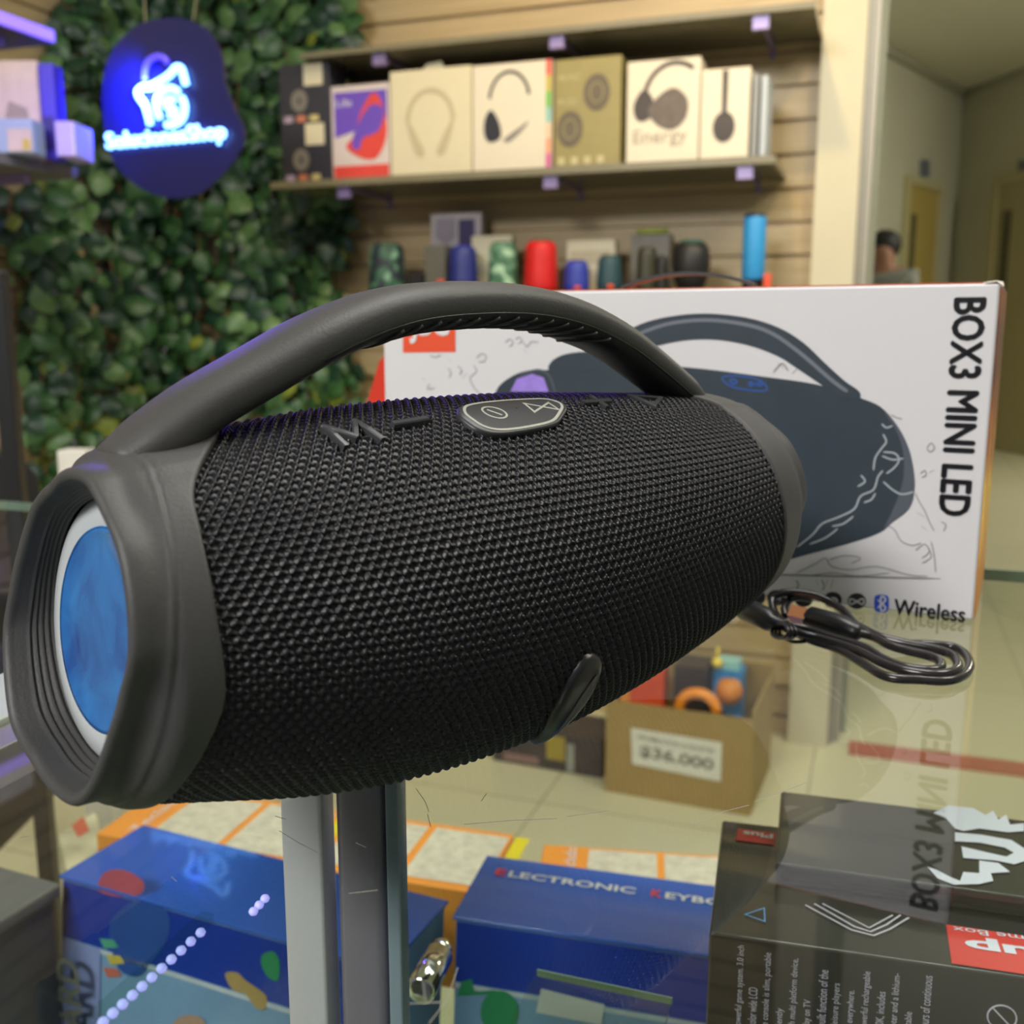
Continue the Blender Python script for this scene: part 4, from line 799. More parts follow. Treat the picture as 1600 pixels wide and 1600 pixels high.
# ================================================================ SHELVES AND STOCK ON THE SLAT WALL
M_shelf = mat('olive_shelf', (.20, .18, .11), .4)
M_br = mat('lilac_bracket', (.26, .20, .40), .3, .2)
def wall_shelf(lab, xL, xR, yfront, dfront, th=.016, brx=()):
    p = at_w(xR, yfront, dfront); z = p.z; ur = p.dot(WE); ul = at_w(xL, yfront, dfront).dot(WE)
    c = wpt((ul+ur)/2, 2.8, z); t = thing('wall_shelf', lab, 'shelf', c, -YW)
    mb = MB(); mb.box(-(ur-ul)/2, (ur-ul)/2, -(2.8-dfront)-.01, -.003, -th, 0); bevel(mb.build('board', mat('olive_glass_shelf', (.13, .12, .07), .15), t), .001)
    mb = MB(); mb.box(-(ur-ul)/2, (ur-ul)/2, -(2.8-dfront)-.014, -(2.8-dfront)-.0105, -th, 0); mb.build('edge', M_shelf, t)
    for bx in brx:
        bu = at_w(bx, yfront, dfront).dot(WE)-(ul+ur)/2
        b_ = MB(); b_.box(bu-.004, bu+.004, -(2.8-dfront)*.96, -.001, -th-.008, -th-.001); b_.box(bu-.018, bu+.018, -(2.8-dfront)-.0, -(2.8-dfront)+.02, -th-.030, -th-.001); b_.box(bu-.006, bu+.006, -.004, -.0005, -th-.03, -th-.001)
        b_.build('bracket', M_br, t)
    return t, z, ul, ur
DF = 2.52
_, zS1, ul1, ur1 = wall_shelf('long wall shelf carrying the row of headphone boxes', 425, 1212, 243, DF, .018, (535, 860, 1165))
_, zS0, _, _ = wall_shelf('wall shelf at the top edge of the photo', 470, 1275, 4, DF, .014, (590, 870, 1190))
DL = 2.54
_, zS2, _, _ = wall_shelf('lower wall shelf carrying the row of small speakers', 540, 1240, 452, DL, .018, (600, 900, 1200))
def stock(name, lab, x0, x1, ytop, depth, m, z=zS1, d=DF+.02, group=None, side=None):
    ym = 235
    a = at_w(x0, ym, d); b_ = at_w(x1, ym, d); ua = a.dot(WE); ub = b_.dot(WE); zt = at_w((x0+x1)/2, ytop, d).z
    t = thing(name, lab, 'box', wpt(ua, d, z+.0005), -YW, group); W_ = ub-ua-.002; H_ = zt-z
    mb = MB(); mb.box(0, W_, 0, depth, 0, H_); bevel(mb.build('carton', m, t), .002)
    return t, W_, H_
def fp(name, t, W_, H_, pts, m, off=.0009, sn=0): return frontflat(name, None, 1, 0, m, t, off, [(x*W_, z*H_) for x, z in pts], sn)
def ring(name, t, cx, cz, rx, rz_, wd, m, a0=0, a1=2*PI, off=.0012, n=20):
    mb = MB(); full = abs(a1-a0-2*PI) < 1e-6
    pts = [(cx+rx*math.cos(a), -off, cz+rz_*math.sin(a)) for a in np.linspace(a0, a1, n, endpoint=not full)]
    vs = []; fs = []; N = len(pts)
    for i, p in enumerate(pts):
        d = Vector((p[0]-cx, 0, p[2]-cz)).normalized(); vs += [Vector(p)+d*wd/2, Vector(p)-d*wd/2]
    for i in range(N if full else N-1): j = (i+1) % N; fs.append([2*i, 2*i+1, 2*j+1, 2*j])
    return obj(name, vs, fs, m, t)
DARKC = mat('dark_grey_card', (.035, .035, .045), .4, noise=.1); CREAM = mat('cream_card', (.74, .68, .48), .5, noise=.02); WARMW = mat('warm_white_card', (.78, .72, .58), .5, noise=.02)
# two watch boxes stacked
hW = at_w(475, 190, DF+.02).z-zS1
for k in range(2):
    t, W_, H_ = stock('smartwatch_box', 'small dark box with a pale square label, %s' % ('bottom of its stack beside the red box' if k == 0 else 'topmost of its stack by the ivy'), 440, 518, 192 if k == 0 else 193, .10, DARKC, group='dark smartwatch boxes')
    if k: t.location.z += H_+.0008
    fp('pale_label', t, W_, H_, [(.50, .62), (.88, .62), (.88, .98), (.50, .98)], CREAM, sn=0); ring('printed_watch', t, W_*.40, H_*.38, W_*.10, H_*.12, W_*.14, mat('grey_lens_print', (.22, .20, .17), .5))
    for j, c_ in enumerate(((.45, .35, .45), (.60, .22, .12), (.60, .52, .22))): fp('printed_dot', t, W_, H_, [(.08+.26*j, .02), (.26+.26*j, .02), (.26+.26*j, .13), (.08+.26*j, .13)], mat('dot_print_%d' % j, c_, .5))
t, W_, H_ = stock('headphone_box', 'purple and red headphone box with a red foot band', 519, 610, 132, .09, mat('pinkish_white_card', (.70, .62, .60), .5, noise=.02))
PUR = mat('purple_print', (.16, .08, .55), .45, noise=.05); RED2 = mat('scarlet_print', (.75, .07, .05), .45, noise=.05)
fp('printed_field', t, W_, H_, [(.06, .45), (.97, .62), (.97, .93), (.06, .93)], PUR); fp('printed_band', t, W_, H_, [(.03, .02), (.99, .02), (.99, .15), (.03, .15)], RED2)
fp('printed_headphones', t, W_, H_, [(.25, .36), (.42, .48), (.50, .68), (.72, .90), (.88, .80), (.97, .50), (.84, .26), (.66, .20), (.40, .26)], RED2, .0012, 3); fp('printed_cup', t, W_, H_, [(.36, .34), (.48, .32), (.56, .44), (.82, .50), (.92, .72), (.70, .78), (.50, .62), (.38, .46)], PUR, .0015, 3)
text('box_lettering', 'Life', WPRINT, (.09*W_, -.0014, .78*H_), (1, 0, 0), (0, 0, 1), width=.28*W_, height=.08*H_, parent=t)
t, W_, H_ = stock('headphone_box', 'plain ivory headphone box with a pale headphone outline and hang tab', 611, 738, 107, .10, CREAM)
SAND = mat('sand_print', (.56, .49, .32), .5, noise=.03); ring('printed_headband', t, W_*.5, H_*.52, W_*.28, H_*.28, W_*.055, SAND, .0, PI)
fp('printed_cup', t, W_, H_, [(.20, .52), (.25, .50), (.42, .24), (.38, .18), (.30, .24)], SAND, .0013, 3); fp('printed_cup', t, W_, H_, [(.80, .52), (.75, .50), (.58, .24), (.62, .18), (.70, .24)], SAND, .0013, 3)
mb = MB(); mb.prism([(W_*.36, .02, H_), (W_*.66, .02, H_), (W_*.60, .02, H_+.02), (W_*.42, .02, H_+.016)], (0, .001, 0)); mb.build('hang_tab', CREAM, t)
t, W_, H_ = stock('headphone_box', 'white headphone box with a rainbow strip on its right edge', 739, 863, 98, .10, WARMW)
ring('printed_headband', t, W_*.47, H_*.66, W_*.25, H_*.26, W_*.035, INK, .15, PI-.1); fp('printed_cup', t, W_, H_, [(.16, .50), (.24, .58), (.34, .46), (.36, .32), (.22, .28), (.15, .36)], INK, .0012, 3)
fp('printed_cup', t, W_, H_, [(.40, .30), (.60, .40), (.72, .46), (.62, .36), (.46, .27)], mat('grey_ink2', (.25, .22, .20), .5), .0012, 2)
for j, c_ in enumerate(((.80, .10, .06), (.55, .45, .05), (.15, .48, .06), (.25, .55, .50), (.80, .60, .40), (.80, .35, .20), (.65, .10, .35))): z1 = 1-j/7; fp('rainbow_strip', t, W_, H_, [(.93, z1-1/7), (.995, z1-1/7), (.995, z1), (.93, z1)], mat('rainbow_print_%d' % j, c_, .5), .0010)
OLV = mat('olive_gold_card', (.32, .27, .09), .45, noise=.06)
t, W_, H_ = stock('earphone_box', 'olive gold box showing two round dark earphones', 866, 970, 90, .10, OLV)
BRN = mat('brown_print', (.14, .11, .07), .5, noise=.1); 
for cx_, cz_ in ((.64, .68), (.24, .36)): fp('printed_earcup', t, W_, H_, [(cx_+.20*math.cos(a), cz_+.17*math.sin(a)) for a in np.linspace(0, 2*PI, 20, endpoint=False)], BRN, .0011); ring('printed_ring', t, W_*cx_, H_*cz_, W_*.10, H_*.09, W_*.02, OLV, off=.0014)
for z_, wv in ((.80, .36), (.58, .34)): text('box_lettering', 'MUSIC', mat('pale_gold_print', (.58, .52, .28), .5), (.04*W_, -.0013, z_*H_), (1, 0, 0), (0, 0, 1), width=wv*W_, height=.06*H_, parent=t)
for j in range(4): fp('printed_dot', t, W_, H_, [(.06+.2*j, .03), (.16+.2*j, .03), (.16+.2*j, .10), (.06+.2*j, .10)], MATS['pale_gold_print'])
t, W_, H_ = stock('headphone_box', 'cream box with large black headphones pictured above script lettering', 978, 1092, 93, .10, WARMW)
ESP = mat('espresso_print', (.06, .045, .04), .5, noise=.15)
ring('printed_headband', t, W_*.66, H_*.60, W_*.42, H_*.36, W_*.06, ESP, .60*PI*.5, PI*1.0); fp('printed_cup', t, W_, H_, [(.10, .58), (.22, .72), (.34, .66), (.40, .50), (.26, .42), (.14, .44)], ESP, .0013, 3); fp('printed_cup', t, W_, H_, [(.30, .52), (.46, .66), (.66, .72), (.84, .60), (.82, .42), (.64, .32), (.42, .38)], mat('taupe_print', (.14, .11, .09), .5, noise=.2, nscale=60), .0015, 3)
text('box_lettering', 'Energy', mat('pencil_print', (.40, .35, .27), .5), (.10*W_, -.0014, .16*H_), (1, 0, 0), (0, 0, 1), width=.75*W_, height=.17*H_, parent=t)
t, W_, H_ = stock('headphone_box', 'narrow cream box with one folded black headphone, at the end of the shelf', 1093, 1170, 107, .10, WARMW)
fp('printed_band', t, W_, H_, [(.44, .50), (.54, .50), (.55, .98), (.43, .98)], ESP, .0012); fp('printed_cup', t, W_, H_, [(.49+.23*math.cos(a), .36+.17*math.sin(a)) for a in np.linspace(0, 2*PI, 20, endpoint=False)], ESP, .0014)
t, W_, H_ = stock('slim_box', 'slim grey box seen end-on beyond the narrow cream headphone box', 1172, 1184, 116, .12, mat('mid_grey_card', (.26, .27, .27), .4)); 
t, W_, H_ = stock('slim_box', 'slim silvery box, last on the right of the headphone shelf', 1186, 1197, 118, .12, mat('silver_blue_card', (.48, .54, .60), .4))
# ---- lower shelf stock
def on2(x, d=DL+.06): p = at_w(x, 440, d); return wpt(p.dot(WE), d, zS2+.0005)
def hz2(x, y, d=DL+.06): return at_w(x, y, d).z-zS2
def wid(px, x=800, d=DL+.06): return abs(at_w(x+px, 400, d).dot(WE)-at_w(x, 400, d).dot(WE))
def camo(name, c1, c2, c3):
    m = bpy.data.materials.new(name); m.use_nodes = True; nt = m.node_tree; b = nt.nodes['Principled BSDF']; b.inputs['Roughness'].default_value = .6
    tc = nt.nodes.new('ShaderNodeTexCoord'); n = nt.nodes.new('ShaderNodeTexNoise'); n.inputs['Scale'].default_value = 32; n.inputs['Detail'].default_value = 1
    cr = nt.nodes.new('ShaderNodeValToRGB'); cr.color_ramp.interpolation = 'CONSTANT'; cr.color_ramp.elements[0].color = (*c1, 1); cr.color_ramp.elements[1].position = .48; cr.color_ramp.elements[1].color = (*c2, 1); e = cr.color_ramp.elements.new(.60); e.color = (*c3, 1)
    nt.links.new(tc.outputs['Object'], n.inputs['Vector']); nt.links.new(n.outputs['Fac'], cr.inputs[0]); nt.links.new(cr.outputs[0], b.inputs['Base Color']); return m
def can(lab, x, ytop, wpx, m, d=DL+.06, round_=.15, tp=.9, mtop=None, group=None, name='cylinder_speaker', badge=False):
    H_ = hz2(x, ytop, d); R_ = wid(wpx/2, x, d); t = thing(name, lab, 'speaker', on2(x, d)); k = H_*round_
    mb = MB(); prof = [(R_*.86, .0), (R_*.97, k*.5), (R_, k)]+[(R_*(1-(1-tp)*q), k+(H_-2*k)*q) for q in (.33, .66, 1)]+[(R_*tp*.94, H_-k*.4), (R_*tp*.78, H_-.001)]
    mb.lathe(prof, 28); mb.build('body', m, t, True)
    mb = MB(); mb.lathe([(R_*tp*.70, H_-.0015), (R_*tp*.68, H_+.0015), (R_*tp*.2, H_+.002)], 24); mb.build('top_disc', mtop or M_black, t, True)
    if badge: mb = MB(); mb.box(-R_*.22, R_*.22, -R_-.002, -R_*.9, H_*.10, H_*.20); mb.build('badge', LOGO, t)
    return t
can('tall green and black camouflage speaker, first on the lower shelf', 605, 382, 54, camo('camo_green', (.015, .02, .035), (.03, .10, .06), (.18, .34, .24)))
can('black speaker with a bright blue ring, beside the grey camera box', 724, 386, 44, mat('ink_blue_mesh', (.02, .03, .20), .5, noise=.2, nscale=20), mtop=mat('cobalt_plastic', (.02, .04, .65), .4))
can('pale green camouflage speaker between the blue ringed one and the red one', 786, 380, 46, camo('camo_mint', (.05, .14, .08), (.10, .24, .15), (.38, .60, .42)))
can('bright red cylindrical speaker on the lower shelf', 845, 378, 52, mat('bright_red_mesh', (.62, .01, .01), .55, noise=.05))
can('short royal blue speaker right of the red one', 901, 408, 40, mat('royal_blue_mesh', (.03, .05, .38), .55, noise=.05), round_=.25, badge=True)
can('short dark teal speaker right of the blue one', 952, 400, 40, mat('dark_teal_mesh', (.02, .065, .085), .55, noise=.05), round_=.25, badge=True)
can('dark olive speaker behind glass ornaments, left of the round one', 1010, 388, 34, mat('dark_olive_mesh', (.035, .035, .02), .5, noise=.1))
can('blackish slim speaker touching the round one\'s left', 1034, 400, 20, mat('near_black_mesh', (.015, .015, .015), .5), name='slim_speaker')
t = can('slim bright blue tube speaker with black ends at the shelf\'s right end', 1176, 334, 34, M_black, round_=.03, tp=1.0, name='tube_speaker')
R_ = wid(17, 1176); Hs = hz2(1176, 334); mb = MB(); mb.lathe([(R_*1.01, Hs*.14), (R_*1.06, Hs*.16), (R_*1.06, Hs*.93), (R_*1.01, Hs*.95)], 28); mb.build('blue_sleeve', mat('sky_blue_mesh', (.03, .30, .68), .5, noise=.05), t, True)
# round speaker
H_ = hz2(1079, 375); R_ = wid(30, 1079); t = thing('round_speaker', 'round black speaker with dark green crown on the lower shelf', 'speaker', on2(1079)); mb = MB()
mb.lathe([(R_*.5, 0), (R_*.7, H_*.06), (R_*.92, H_*.3), (R_, H_*.55), (R_*.92, H_*.8), (R_*.75, H_*.92)], 30); mb.build('body', mat('black_mesh', (.012, .012, .013), .5), t, True)
mb = MB(); mb.lathe([(R_*.75, H_*.921), (R_*.5, H_*.985), (R_*.2, H_), (R_*.02, H_)], 30); mb.build('crown', mat('bottle_green', (.01, .09, .07), .4), t, True)
def small_box(lab, x0, x1, ytop, m, d, dep=.06, name='small_box', cat='box'):
    a = at_w(x0, 440, d); b_ = at_w(x1, 440, d); H_ = at_w((x0+x1)/2, ytop, d).z-zS2; W_ = b_.dot(WE)-a.dot(WE)
    t = thing(name, lab, cat, wpt(a.dot(WE), d, zS2+.0005), -YW); mb = MB(); mb.box(0, W_, 0, dep, 0, H_); bevel(mb.build('carton', m, t), .002); return t, W_, H_
t, W_, H_ = small_box('pale boxed camera standing tall behind the black and blue speaker', 674, 752, 333, mat('grey_white_card', (.48, .44, .46), .5, noise=.1), DL+.17, .04)
fp('printed_phone', t, W_, H_, [(.56, .60), (.88, .60), (.88, .92), (.56, .92)], mat('ink_violet', (.04, .03, .12), .4)); fp('printed_shape', t, W_, H_, [(.10, .72), (.3, .60), (.5, .72), (.5, .94), (.12, .94)], mat('mauve_grey_print', (.30, .26, .32), .5))
t, W_, H_ = small_box('cream box behind the green camouflage speaker', 737, 800, 368, CREAM, DL+.125, .03); t, W_, H_ = small_box('cream box behind the blue and teal speakers', 885, 960, 375, CREAM, DL+.13, .04); fp('printed_band', t, W_, H_, [(.08, .55), (.92, .55), (.92, .8), (.08, .8)], SAND)
t, W_, H_ = small_box('dull grey block speaker left of the blue ringed one', 664, 696, 384, mat('grey_olive_plastic', (.10, .10, .08), .5), DL+.05, .05, 'block_speaker', 'speaker'); fp('badge', t, W_, H_, [(.6, .10), (.95, .10), (.95, .3), (.6, .3)], LOGO)
t, W_, H_ = small_box('low black box beside the tall camouflage speaker', 636, 660, 427, M_black, DL+.06, .05)
t, W_, H_ = small_box('smoky grey box behind the dark olive speaker', 985, 1045, 366, mat('smoke_plastic', (.20, .18, .14), .3, noise=.2), DL+.15, .05); mb = MB(); mb.tube([(W_*.1, .02, H_+.008), (W_*.9, .02, H_+.008)], .007, 10); mb.build('green_cap', mat('lime_plastic', (.45, .55, .08), .4), t, True)
t, W_, H_ = small_box('small red carton at the foot of the blue tube speaker', 1193, 1204, 428, LOGO, DL+.03, .02)
# added strap standing in for an unidentified dark arch behind the carton
q0 = on_plane(975, 452, bO+bN*.05, bN); q1 = on_plane(1180, 452, bO+bN*.05, bN); q0.z = q1.z = TOP+BH+.002; ed = (q1-q0)
strap = thing('stand_in_strap', 'thin dark strap added on the lid of the white speaker carton in place of an unidentified arch', 'strap', q0)
mb = MB(); path = [ed*t+Vector((0, 0, .0085*math.sin(PI*t)**.8)) for t in np.linspace(0, 1, 18)]; n_ = bN*.006; vs = []; fs = []
for p in path: vs += [p-n_, p+n_, p+n_+Vector((0, 0, .0022)), p-n_+Vector((0, 0, .0022))]
for i in range(17):
    for k in range(4): fs.append([i*4+k, i*4+(k+1) % 4, i*4+4+(k+1) % 4, i*4+4+k])
fs += [[0, 3, 2, 1], [68, 69, 70, 71]]; mb.add(vs, fs); mb.build('strap_band', mat('grey_black_strap', (.03, .04, .045), .4), strap)
# ================================================================ NEON SIGN
sY = math.radians(20); sN = Vector((math.sin(sY)*-1, math.cos(sY), 0)); 
sN = Vector((.26, .965, 0)).normalized(); sE = Vector((sN.y, -sN.x, 0)); sP = at_d(265, 170, 2.22)
neon = thing('neon_sign', 'glowing blue neon shop sign with camera outline over lettering, hung in the ivy corner', 'sign', Vector((sP.x, sP.y, sP.z)), math.atan2(sE.y, sE.x))
def nl(x, y, off=0): p = on_plane(x, y, sP, sN)-sP; return Vector((p.dot(sE), -off, p.z))
out = [(159, 150), (168, 95), (190, 60), (224, 35), (280, 28), (325, 48), (347, 90), (350, 125), (367, 172), (381, 203), (376, 233), (353, 266), (315, 300), (273, 310), (227, 298), (189, 268), (168, 226)]
P = smooth_path([nl(*q) for q in out], 5, True); mb = MB(); mb.prism(P, (0, .008, 0)); mb.build('backing_board', mat('black_acrylic', (.006, .006, .07), .3, noise=0), neon)
m = mat('neon_tube', (.3, .5, 1), .3, emit=(.16, .42, 1), es=5.5, noise=0); mdim = mat('dim_neon_tube', (.1, .1, .6), .3, emit=(.10, .03, 1), es=.8, noise=0)
def c8(x, y): return (140+x/6.154, 60+y/6.154)
def ntube(name, pts, r, m, off=.014): mb = MB(); mb.tube(smooth_path([nl(*c8(*q), off) for q in pts], 6), r, 10); return mb.build(name, m, neon, True)
ntube('camera_outline_tube', [(620, 840), (600, 760), (570, 660), (510, 570), (505, 520), (560, 480), (620, 480), (740, 410), (820, 350), (860, 300), (910, 300), (935, 360), (960, 460)], .0075, m)
ntube('lens_tube', [(890, 530), (820, 495), (740, 520), (690, 600), (685, 700), (710, 780)], .0075, m); ntube('lens_tube', [(915, 580), (945, 640), (945, 730), (910, 800), (840, 840), (770, 845)], .0075, m)
ntube('letter_tube', [(850, 610), (800, 600), (765, 640), (800, 680), (850, 700), (850, 745), (800, 750)], .0075, m)
ntube('strap_tube', [(570, 420), (570, 330), (600, 240), (670, 195), (740, 200), (790, 250)], .0065, mdim)
pL = nl(*c8(205, 1145), .016); pR = nl(*c8(1350, 1045), .016); exn = (pR-pL).normalized(); eyn = Vector((-exn.z, 0, exn.x))
text('neon_lettering', 'SolucionesShop', m, pL+eyn*.004, exn, eyn, width=(pR-pL).length, height=.046, parent=neon, bold=.022, depth=.006)
# hanging wires
mb = MB(); mb.tube([nl(225, 36, .0)+Vector((0, .004, 0)), nl(215, -60, -.02)], .0015, 6); mb.tube([nl(300, 32, .0)+Vector((0, .004, 0)), nl(305, -60, -.02)], .0015, 6); mb.build('hanging_wire', M_chrome, neon)

# ================================================================ IVY
lm = []
for nm, c1 in (('ivy_leaf_mid', (.035, .105, .032)), ('ivy_leaf_dark', (.012, .045, .022)), ('ivy_leaf_light', (.095, .19, .065)), ('ivy_leaf_yellow', (.20, .25, .035))):
    lm.append(mat(nm, c1, .42, noise=.25, nscale=60, spec=.5))
M_stem = mat('ivy_stem', (.16, .10, .05), .7)
def ivy(lab, plane_n, plane_d, strands, name='hanging_ivy', face=None, along=None):
    face = face or -plane_n; along = along or WE
    root = None; vs = []; fs = []; fm = []; st = MB()
    for (xp, y0, y1, off) in strands:
        pts = []; x = xp; y = y0
        while y < y1:
            pts.append(on_plane(x, y, plane_n*(plane_d-off-random.uniform(0, .02)), plane_n)); y += 26; x += random.uniform(-9, 9)
        if len(pts) < 2: continue
        st.tube(pts, .0035, 5)
        for i, p in enumerate(pts):
            for q in range(random.choice((1, 1, 2, 2, 3))):
                L = random.uniform(.045, .085); a = random.uniform(0, 2*PI); ctr = p+along*(random.uniform(-.04, .04))-plane_n*random.uniform(.0, .05)+Vector((0, 0, random.uniform(-.03, .03)))
                d = Vector((math.cos(a)*.8, 0, -.6+math.sin(a)*.6)); ex_ = (along*d.x+Vector((0, 0, d.z))).normalized(); nn = (face+Vector((random.uniform(-.7, .7), random.uniform(-.3, .3), random.uniform(-.2, .8)))).normalized()
                ex_ = (ex_-nn*ex_.dot(nn)).normalized(); ey_ = nn.cross(ex_)
                shp = [(0, 0), (.12, .34), (.42, .46), (.72, .30), (1.0, 0), (.72, -.30), (.42, -.46), (.12, -.34)]; b0 = len(vs)
                vs.append(ctr+nn*.004+ex_*L*.45)
                for sx_, sy_ in shp: vs.append(ctr+ex_*(sx_*L)+ey_*(sy_*L)-nn*(abs(sy_)*L*.35+sx_*sx_*L*.25))
                for k in range(8): fs.append([b0, b0+1+k, b0+1+(k+1) % 8])
                low = (p.z < 1.0); wgt = (.38, .42, .19, .01) if not low else (.36, .26, .26, .12)  # low leaves paler and yellower, painting in the brighter light there
                k_ = int(np.searchsorted(np.cumsum(wgt), random.random())); fm += [min(k_, 3)]*8
    c = sum(vs, Vector())/len(vs); root = thing(name, lab, 'ivy', c)
    o = obj('foliage', [v-c for v in vs], fs, lm, root, True, fm); st.v = [v-c for v in st.v]; st.build('stems', M_stem, root, True)
ivy('artificial ivy garlands hanging on the back slat wall around the blue sign', WN, 2.79, [(x, -60, random.choice((560, 640, 690, 730)) if x < 500 else random.choice((330, 420)), random.uniform(.02, .07)) for x in range(245, 535, 14)]+[(x, 300, 640, .05) for x in range(440, 540, 26)]+[(x, 560, 640, .04) for x in (520, 545)])
lw_n = WE*-1.0; ldist = (wpt(u0, 2.8, 0)).dot(WE)
LPn = WE.copy()
def lw(x, y, off): return on_plane(x, y, WE*(ldist+off), WE)
vs = []
ivy('artificial ivy garlands hanging on the left slat wall under the side shelf', -WE, -ldist, [(x, -60 if x > 120 else (20 if x > 84 else 300), random.choice((640, 700, 740, 750)), random.uniform(.02, .07)) for x in range(18, 262, 13)], face=(WE*.6-WN*.8), along=(WN*.9+WE*.3))

# ================================================================ LEFT SHELVES
def sideshelf(lab, E, L, Wd, th, m, led=False):
    t = thing('side_shelf', lab, 'shelf', E, -YW)
    mb = MB(); mb.box(-Wd, 0, -L, 0, -th, 0); bevel(mb.build('board', m, t), .002)
    mb = MB(); mb.box(-Wd+.02, -Wd+.045, -.10, -.07, -th-.05, -th); mb.box(-Wd+.001, -.06, -.10, -.085, -th-.02, -th-.0005); mb.build('bracket', M_br, t)
    if led:
        mb = MB(); mb.box(.0005, .010, -L, -.005, -th*.9, -.002); mb.build('glow_strip', mat('violet_led', (.4, .3, 1), .4, emit=(.16, .08, 1), es=.9, noise=0), t)
    return t
E1 = at_d(82, 48, 2.35); sideshelf('upper side shelf with a violet light strip along its edge', E1, 1.0, .34, .03, mat('violet_grey_shelf', (.10, .09, .12), .5), True)  # plain dark violet-grey board colour
E2 = at_d(122, 262, 2.35); sideshelf('side shelf holding the phone accessory boxes at the photo\'s left edge', E2, 1.0, .34, .024, mat('grey_shelf', (.12, .12, .12), .5))
zL = E2.z
def lbox(name, lab, x0, x1, ytop, d, dep, m, cat='box', rz=-YW, z=None):
    a = at_d(x0, 262, d); b_ = at_d(x1, 262, d); zt = at_d((x0+x1)/2, ytop, d).z; z = z or zL; W_ = (b_-a).length; H_ = zt-z
    t = thing(name, lab, cat, Vector((a.x, a.y, z+.0005)), 0); mb = MB(); mb.box(0, W_, 0, dep, 0, H_); bevel(mb.build('carton', m, t), .002); return t, W_, H_
PINKC = mat('pinkish_card', (.55, .44, .42), .5, noise=.1)
t, W_, H_ = lbox('accessory_box', 'pale blue box with a small yellow square at the left photo edge', -20, 55, 188, 2.16, .06, mat('pale_blue_card', (.30, .38, .55), .5)); fp('printed_panel', t, W_, H_, [(.48, .04), (.98, .04), (.98, .70), (.48, .70)], PINKC); fp('printed_square', t, W_, H_, [(.78, .08), (.94, .08), (.94, .40), (.78, .40)], mat('mustard', (.50, .38, .08), .5), .0014)
t, W_, H_ = lbox('accessory_box', 'taller pinkish box behind the pale blue one', 2, 70, 102, 2.25, .05, PINKC); fp('printed_hand', t, W_, H_, [(.1, .30), (.3, .60), (.7, .52), (.78, .34), (.6, .40), (.5, .62-.2)], mat('taupe_print2', (.30, .24, .22), .5))
t, W_, H_ = lbox('accessory_box', 'deep blue lit box right of the pinkish one', 71, 94, 106, 2.24, .05, mat('ultramarine_card', (.05, .03, .55), .5)); fp('printed_dot', t, W_, H_, [(.1, .1), (.8, .1), (.8, .45), (.1, .45)], mat('indigo_print', (.02, .01, .20), .5))
t, W_, H_ = lbox('accessory_box', 'pale violet box at the end of the side shelf', 90, 120, 192, 2.20, .10, mat('pale_violet_card', (.45, .38, .80), .5)); fp('printed_edge', t, W_, H_, [(.90, .02), (.98, .02), (.98, .9), (.90, .98)], CREAM)
E3 = at_d(0, 0, 2.35)
pU = E1-WE*.22-WN*.28; t = thing('accessory_box', 'white box with red print on the upper side shelf', 'box', pU+Vector((0, 0, .0005)), -YW); W_ = .16; H_ = .10; mb = MB(); mb.box(0, W_, 0, .1, 0, H_); bevel(mb.build('carton', mat('cool_white_card', (.6, .58, .66), .5), t), .002); fp('printed_dot', t, W_, H_, [(.5, .05), (.7, .05), (.7, .5), (.5, .5)], RED2)
# black upright by the left edge
mb = MB(); a = at_d(5, 500, 1.2); mb.box(a.x-.012, a.x+.008, a.y-.01, a.y+.01, 0.0005, 1.18); tag(bevel(mb.build('display_post', M_black), .002), 'thin black upright post standing at the left photo edge before the ivy', 'post')
# black chair back behind the counter
cp0 = at_d(-5, 760, 1.55); t = thing('office_chair', 'black chair back peeking over the counter at the left photo edge', 'chair', Vector((cp0.x, cp0.y, 0)))
zt = at_d(0, 708, 1.55).z; mb = MB(); mb.prism([(-.20, 0, zt-.5), (.045, 0, zt-.5), (.052, 0, zt-.12), (.040, 0, zt-.04), (.018, 0, zt-.008), (-.02, 0, zt), (-.18, 0, zt)], (0, .05, 0)); bevel(mb.build('backrest', mat('black_fabric', (.01, .01, .012), .8), t), .012, 3)
mb = MB(); mb.box(-.26, .10, -.42, .0, .42, .49); bevel(mb.build('seat', MATS['black_fabric'], t), .02, 3); mb = MB(); mb.tube([(-.08, -.2, .03), (-.08, -.2, .42)], .025, 12); mb.build('column', M_chrome, t, True)
for k in range(5): mb = MB(); a = 2*PI*k/5; mb.tube([(-.08, -.2, .07), (-.08+.24*math.cos(a), -.2+.24*math.sin(a), .03)], [.02, .014], 8); mb.build('leg', M_black, t, True)
# white carton low in the ivy
a = at_d(90, 726, 2.0); mb = MB(); mb.box(0, .055, 0, .05, 0.0005, at_d(90, 704, 2.0).z); t = thing('white_carton', 'tall narrow white carton standing at the foot of the ivy', 'box', Vector((a.x, a.y, 0))); bevel(mb.build('carton', M_white, t), .002)

